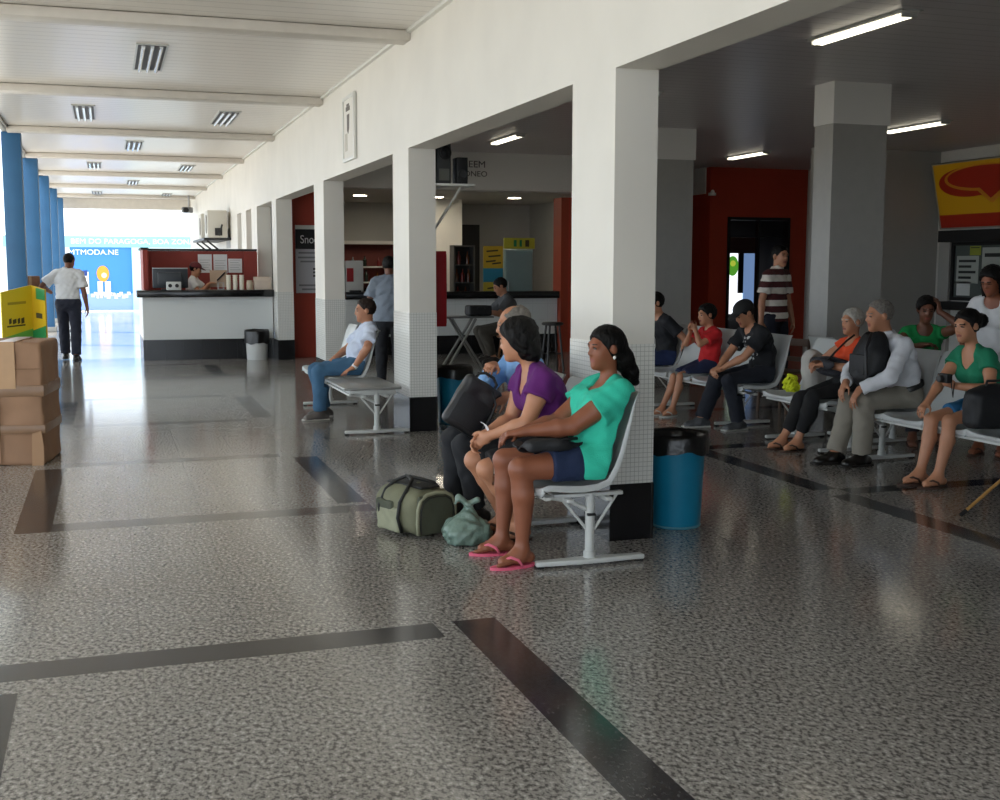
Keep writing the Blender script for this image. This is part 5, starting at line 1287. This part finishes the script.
who('person in black t-shirt half hidden behind the nearest column', (RX + .04, 12.24, 0), 180,
    dict(hip=(.04, 0, .545), neck=(.12, 0, 1.02), head=(.20, 0, 1.17), look=(0, 6, 0), seat=seat_at(.045), bend=.04,
         handL=(-.02, .27, .515), handR=(.40, -.12, .60), elbowL=(-.8, .5, .2), elbowR=(-.3, -1, -.3), hdL=(.7, .1, -.5), curlL=.2,
         footL=(.44, .10, sf(s)), footR=(.46, -.12, sf(s))),
    dict(s=s, skin=SK2, hair=dict(t=.012, nape=-.075), feet='shoe', footmat=mat('dark_shoe', '2c2622', .4),
         top=dict(mat=cloth('black_tee', '16181d'), sleeve=.62, hem=-.03, neck=.06, o=.016, flare=.016), bottom=dict(mat=cloth('blue_shorts', '1e2d55'), len=1.9)), .010)
# hall: row behind
SEATB = dict(z=.449, front=.385, back=((-.052, .50), (-.172, .88)))
who('woman in bright green top behind the man in white, hand raised to her head', (7.06, 8.93, 0), -118,
    dict(hip=(0, 0, .585), seat=dict(z=.488, front=.6), neck=(.10, 0, 1.05), head=(.16, 0, 1.21), look=(0, 14, 0), bend=.04,
         handL=(.22, .10, 1.20), handR=(.30, -.05, .90), elbowL=(.5, .8, -.5), elbowR=(.1, -1, -.3), hdL=(.0, -.1, 1), hnL=(-.5, -.8, 0), hdR=(.5, .8, .2), curl=.6,
         footL=(.42, .12, ff(.95)), footR=(.42, -.12, ff(.95))),
    dict(s=.95, fem=True, skin=SK4, hair=dict(t=.014, nape=-.08), top=dict(mat=cloth('bright_green_cotton', '12904a'), sleeve=.2, hem=-.03, neck=.08, o=.012), bottom=dict(mat=cloth('dark_jeans', '191d28', .4), len=1.9), feet='sandal', footmat=mat('brown_sandal', '4a342a', .6)), .010)
who('dark-haired woman in white top standing at the right edge behind the benches', (7.06, 7.98, 0), -150,
    dict(hip=(0, 0, .88), neck=(.10, 0, 1.34), head=(.18, 0, 1.475), look=(-10, 22, 0),
         handL=(.20, .22, .85), handR=(.22, -.20, .85), footL=(.02, .1, ff(.95)), footR=(.0, -.1, ff(.95))),
    dict(s=.95, fem=True, skin=SK1, hair=dict(t=.02, nape=-.10, side=-.12, locks=[((-.07, 0, 0), (-.10, 0, -.16), .075, .06), ((-.03, .08, .02), (-.01, .085, -.15), .03, .028), ((-.03, -.08, .02), (-.01, -.085, -.15), .03, .028)]),
         top=dict(mat=cloth('white_top', 'cfd0d2'), sleeve=.25, hem=-.05, neck=.09, o=.012, tail=True), bottom=dict(mat=cloth('navy_skirt', '1a2036'), len=1.9), feet='sandal', footmat=mat('brown_sandal', '4a342a', .6)), .010)

# standing people
s = 1.06
who('man standing in maroon and white striped polo shirt behind the man in the cap', (7.75, 12.55, 0), -62,
    dict(hip=(0, 0, .99), neck=(.01, 0, 1.545), head=(.05, 0, 1.715), look=(-18, 4, 0), handL=(.10, .28, .86), handR=(-.02, -.30, .88), footL=(.03, .11, sf(s)), footR=(-.02, -.12, sf(s))),
    dict(s=s, fat=1.0, skin=SK3, hair=dict(t=.009, nape=-.06), feet='shoe', footmat=mat('dark_shoe', '2c2622', .4),
         top=dict(mats=[cloth('polo_white', 'dcd6cc'), cloth('polo_maroon', '4a1c1e')], paint=lambda c, hip, u, L, fw, lat, chest: (np.floor(((c - hip) @ u) / .075 + 100.3) % 2).astype(np.int32), mat=None, sleeve=.72, hem=-.06, collar=True, o=.018, flare=.016, tail=True), bottom=dict(mat=cloth('navy_trousers', '171b2a'), len=1.96)), .0095)
s = 1.0
who('man in grey-blue shirt standing with his back turned beyond the second column', (3.47, 14.9, 0), 78,
    dict(hip=(0, 0, .92), neck=(.02, 0, 1.44), head=(.06, 0, 1.59), look=(0, 10, 0), handL=(.16, .25, .92), handR=(.20, -.22, .95), footL=(.03, .11, sf(s)), footR=(-.02, -.12, sf(s))),
    dict(s=s, fat=1.05, skin=SK4, hair=dict(t=.009, nape=-.06), feet='shoe', footmat=mat('dark_shoe', '2c2622', .4),
         top=dict(mat=cloth('grey_blue_shirt', '7d8794'), sleeve=.7, hem=-.04, collar=True, o=.022, flare=.02, tail=True), bottom=dict(mat=cloth('charcoal_trousers', '1c1e24'), len=1.96)), .0095)
s = 1.05
who('man in white shirt and navy trousers walking away with a brown box under his arm', (-.62, 20.9, 0), 84,
    dict(hip=(0, 0, .965), neck=(.04, 0, 1.505), head=(.08, -.03, 1.66), look=(-24, 12, 0), tilt=0, handL=(.20, .30, 1.14), handR=(.02, -.30, .86), elbowL=(-.6, 1, -.4), elbowR=(-.6, -.3, 0), hdL=(.8, .3, .0), hnL=(0, -.3, 1), curlL=.5,
         footL=(.20, .10, sf(s) + .0), footR=(-.12, -.11, sf(s)), toeL=4, toeR=-6),
    dict(s=s, fat=1.04, skin=SK4, hair=dict(t=.006, nape=-.055), feet='shoe', footmat=mat('black_leather_shoe', '15120f', .3),
         top=dict(mat=cloth('white_cotton', 'd4d6da'), sleeve=.75, hem=.06, collar=True, o=.026, flare=.022, tuck=True, hemtip=0), bottom=dict(mat=cloth('navy_work_trousers', '1c2030'), len=1.97, wide=.012, waist=.115, o=.018)), .0095)
t = empty('cardboard_parcel', 'brown parcel carried under the arm of the man walking away', 'box', (-1.17, 21.16, 1.215), math.radians(96))
b = B(); b.box((-.20, -.10, 0), (.20, .20, .20), mat('parcel_brown', '8a5f44', .8, var=.08), .012); b.done('body', t)
b = B(); b.box((-.205, .03, -.003), (.205, .07, .203), TAPE); b.done('tape_strip', t)
s = .97
who('kiosk attendant in white t-shirt and dark red cap behind the kiosk counter', (1.46, 21.72, 0), -14,
    dict(hip=(0, 0, .90), neck=(.02, 0, 1.38), head=(.06, 0, 1.525), look=(0, 16, 0), handL=(.32, .05, 1.30), handR=(.30, -.14, 1.26), elbowL=(.1, .6, -1), elbowR=(.1, -.6, -1), hdL=(.8, -.1, .4), hdR=(.8, .1, .4), curl=.6, footL=(.03, .1, sf(s)), footR=(0, -.1, sf(s))),
    dict(s=s, fem=True, skin=SK2, hair=dict(t=.010, nape=-.07), cap=mat('dark_red_cap', '5c1a1c', .8), feet='shoe', footmat=mat('dark_shoe', '2c2622', .4),
         top=dict(mat=cloth('white_tee', 'd8d8d8'), sleeve=.6, hem=-.05, neck=.06, o=.016, flare=.014, tail=True), bottom=dict(mat=cloth('dark_jeans', '191d28', .4), len=1.96)), .010)
t = empty('brown_folder', 'pale brown card folder held up by the kiosk attendant', 'folder', (1.90, 21.56, 1.21), math.radians(-14))
b = B(); b.box((-.15, -.01, 0), (.15, .01, .30), mat('folder_card', 'b39a84', .8), .003); b.done('cover', t)
b = B(); b.tube([(-.02, -.03, .12), (.12, -.03, .26)], .012, BLK, 8); b.done('clip', t)
s = .98
who('man in dark grey shirt seated on a bar stool at the folding table', (5.58, 16.3, 0), 176,
    dict(hip=(0, 0, .70), neck=(.05, 0, 1.16), head=(.12, 0, 1.295), look=(-4, 26, 0), seat=dict(z=.600, front=.18), bend=.05,
         handL=(.36, .10, .95), handR=(.34, -.10, .95), elbowL=(-.3, 1, -.6), elbowR=(-.3, -1, -.6), hdL=(.9, -.2, -.1), hdR=(.9, .2, -.1), curl=.6, footL=(.26, .17, .27), footR=(.24, -.18, .27)),
    dict(s=s, skin=SK3, hair=dict(t=.01, nape=-.06), feet='shoe', footmat=mat('dark_shoe', '2c2622', .4),
         top=dict(mat=cloth('dark_grey_shirt', '55575a'), sleeve=.8, hem=-.02, neck=.05, o=.018), bottom=dict(mat=cloth('brown_grey_trousers', '4f4a42'), len=1.9)), .010)

# ------------------------------------------------------------------ things held or laid on laps
t = empty('handbag', 'soft black handbag on the lap of the woman in turquoise', 'bag', (2.24, 5.83, .66))
blob('body', [ell((-.01, 0, .0), (.18, .155, .066)), ell((.02, 0, .025), (.11, .12, .05)), slab((-.02, 0, -.01), (.16, .15, .035), rd=.03)], .006, BAGN, t, 0, .05, wr=.004, wsc=.7, post=carve(kt, (2.24, 5.83, .66), .046, carve(kp, (2.24, 5.83, .66), .03)))
b = B(); b.tube([(.10, -.13, .03), (.02, -.155, .03), (-.08, -.15, .0), (-.15, -.12, -.03)], .009, BAGB, 8); b.done('strap', t, sharp=0)
t = empty('paper_slip', 'small white paper held between the hands of the woman in purple', 'paper', (2.055, 6.40, .665))
b = B(); b.grid([[(-.04 + .08 * i / 4, -.03 + .06 * j / 3, .01 * math.sin(i)) for j in range(4)] for i in range(5)], PAPER, .0015, M=Matrix.Rotation(math.radians(55), 4, 'Y')); b.done('sheet', t)
t = empty('backpack', 'black backpack held upright on the lap of the man in white', 'bag', (5.80, 7.955, .70))
Rk = frame(0, 16)
blob('body', [ell((0, 0, .17), (.11, .17, .24), Rk), slab((0, 0, .10), (.095, .16, .14), Rk, rd=.06)], .008, BAGN, t, 0, .05, wr=.003, wsc=.6, post=carve(kw, (5.80, 7.955, .70)))
b = B(); b.tube([(-.06, -.09, .37), (-.13, -.12, .25), (-.13, -.135, .05), (-.10, -.13, -.10)], .013, BAGB, 8); b.done('strap', t, sharp=0)
b = B(); b.box((-.13, -.10, .04), (-.105, .10, .2), BAGN, .01); b.done('front_pocket', t)
t = empty('shoulder_bag', 'dark grey cloth bag on the lap of the woman in orange', 'bag', (5.98, 8.72, .71))
GB = mat('dark_grey_cloth', '3d3e44', .85, var=.1, vscale=10, bump=.3, bscale=90)
blob('body', [ell((-.02, 0, .02), (.20, .19, .075), frame(0, 14)), slab((.06, .0, .01), (.14, .15, .06), frame(0, 12), rd=.04)], .008, GB, t, 0, .05, wr=.005, wsc=.7, post=carve(ko, (5.98, 8.72, .71)))
b = B(); b.tube([(-.13, -.05, .04), (-.05, -.09, .15), (.06, -.10, .25), (.13, -.11, .30)], .009, BLK, 8); b.done('strap', t, sharp=0)
t = empty('white_bag', 'small white cloth bundle on the seat behind the grey shoulder bag', 'bag', (6.05, 9.11, .478))
blob('body', [ell((0, 0, .17), (.11, .075, .17)), ell((-.03, 0, .29), (.08, .07, .09)), slab((0, 0, .16), (.10, .06, .16), rd=.05)], .008, mat('white_cloth', 'b9b6b0', .85, var=.05, bump=.3, bscale=40), t, 0, .05, wr=.006, wsc=.6, post=carve(ko, (6.05, 9.11, .478), .045, dpost))
t = empty('yellow_scarf', 'crumpled bright yellow scarf on the seat edge beside the woman in orange', 'scarf', (5.86, 9.18, .462))
blob('body', [ell((0, 0, .05), (.075, .07, .05)), ell((.02, .03, .10), (.05, .05, .06)), ell((-.03, -.02, .09), (.05, .05, .05))], .006, mat('bright_yellow_cloth', 'cfd81e', .8), t, 0, .02, wr=.014, wsc=1.9, post=dpost)
t = empty('compact_camera', 'small black camera in the hand of the woman in dark green', 'camera', (5.685, 6.915, .80))
b = B(); b.box((-.03, -.055, -.03), (.02, .055, .035), BLK, .008); b.done('body', t)
b = B(); b.lathe([(.001, 0), (.026, 0), (.024, .03), (.001, .032)], DARK, 20, M=Matrix.Translation((-.03, .0, .0)) @ Matrix.Rotation(-PI / 2, 4, 'Y')); b.done('lens', t)
b = B(); b.tube([(-.0, -.058, .02), (.0, -.07, -.05), (.02, -.065, -.13), (.03, -.06, -.03)], .004, BLK, 6); b.done('wrist_strap', t, sharp=0)
t = empty('travel_bag', 'large black bag on the seat edge against the woman in dark green', 'bag', (5.86, 6.62, .468))
blob('body', [slab((0, 0, .14), (.21, .09, .135), rd=.05), ell((0, 0, .19), (.20, .11, .13))], .008, BAGN, t, 0, .05, wr=.004, wsc=.6, post=carve(kg, (5.86, 6.62, .468), .032, dpost))
b = B(); b.tube([(.1, -.02, .27), (.08, -.02, .34), (-.08, -.02, .34), (-.1, -.02, .27)], .01, BAGB, 8); b.done('handle', t, sharp=0)
t = empty('walking_cane', 'wooden walking cane with black tip leaning up from the hall floor', 'cane', (0, 0, 0))
b = B(); b.tube([(5.175, 6.06, .03), (5.80, 6.06, .46)], .011, mat('cane_wood', 'b58a4e', .4, var=.1, vscale=20), 10); b.done('shaft', t)
b = B(); b.tube([(5.150, 6.06, .012), (5.19, 6.06, .04)], .014, RUB, 10); b.done('tip', t)
b = B(); b.tube([(5.80, 6.06, .46), (5.85, 6.06, .50), (5.89, 6.06, .50), (5.90, 6.06, .46)], .012, mat('cane_wood', 'b58a4e'), 10); b.done('handle', t)
t = empty('briefcase', 'black soft briefcase held upright on the lap of the man in blue', 'bag', (2.07, 6.73, .755), 0)
Rb = frame(0, 33)
Rm = Matrix([list(r) for r in Rb]).to_4x4()
blob('body', [slab((0, 0, 0), (.125, .05, .165), Rb, rd=.03)], .006, BAGB, t, 0, .02, wr=.002, post=carve(kb, (2.07, 6.73, .755), .028, carve(kp, (2.07, 6.73, .755), .028)))
b = B(); b.box((-.105, -.056, -.13), (.10, -.048, .05), BAGN, .003, Rm); b.done('front_pocket', t)
b = B(); b.tube([Rm @ Vector(p) for p in ((-.07, 0, .15), (-.068, 0, .19), (-.03, 0, .215), (.03, 0, .215), (.068, 0, .19), (.07, 0, .15))], .009, BAGN, 8); b.done('handle', t, sharp=0)
b = B(); b.tube([Rm @ Vector(p) for p in ((.05, -.05, .14), (.11, -.058, .08), (.128, -.056, -.02), (.12, -.054, -.13))], .007, BAGN, 8); b.done('strap', t, sharp=0)

# ------------------------------------------------------------------ light
sun = bpy.data.lights.new('sun', 'SUN'); sun.energy = SUN_E; sun.angle = math.radians(.6); sun.color = (1, .95, .87)
so = bpy.data.objects.new('sun', sun); COL.objects.link(so)
so.rotation_euler = (0, 0, 0)
dirv = Vector((.62, -.34, -1.0)).normalized()   # the way the sunlight travels
so.rotation_mode = 'QUATERNION'; so.rotation_quaternion = dirv.to_track_quat('-Z', 'Y')
w = bpy.data.worlds.new('sky'); S.world = w; w.use_nodes = True
bg = w.node_tree.nodes['Background']; bg.inputs[0].default_value = (.80, .90, 1, 1); bg.inputs[1].default_value = SKY_E
S.view_settings.view_transform = 'Standard'; S.view_settings.look = 'None'; S.view_settings.gamma = 1; S.view_settings.use_curve_mapping = False
S.view_settings.exposure = EXPO
S.cycles.use_denoising = True
S.cycles.max_bounces = 10; S.cycles.diffuse_bounces = 6; S.cycles.glossy_bounces = 4; S.cycles.transparent_max_bounces = 8
S.cycles.sample_clamp_indirect = 6
S.cycles.caustics_reflective = False; S.cycles.caustics_refractive = False
bpy.context.view_layer.update()
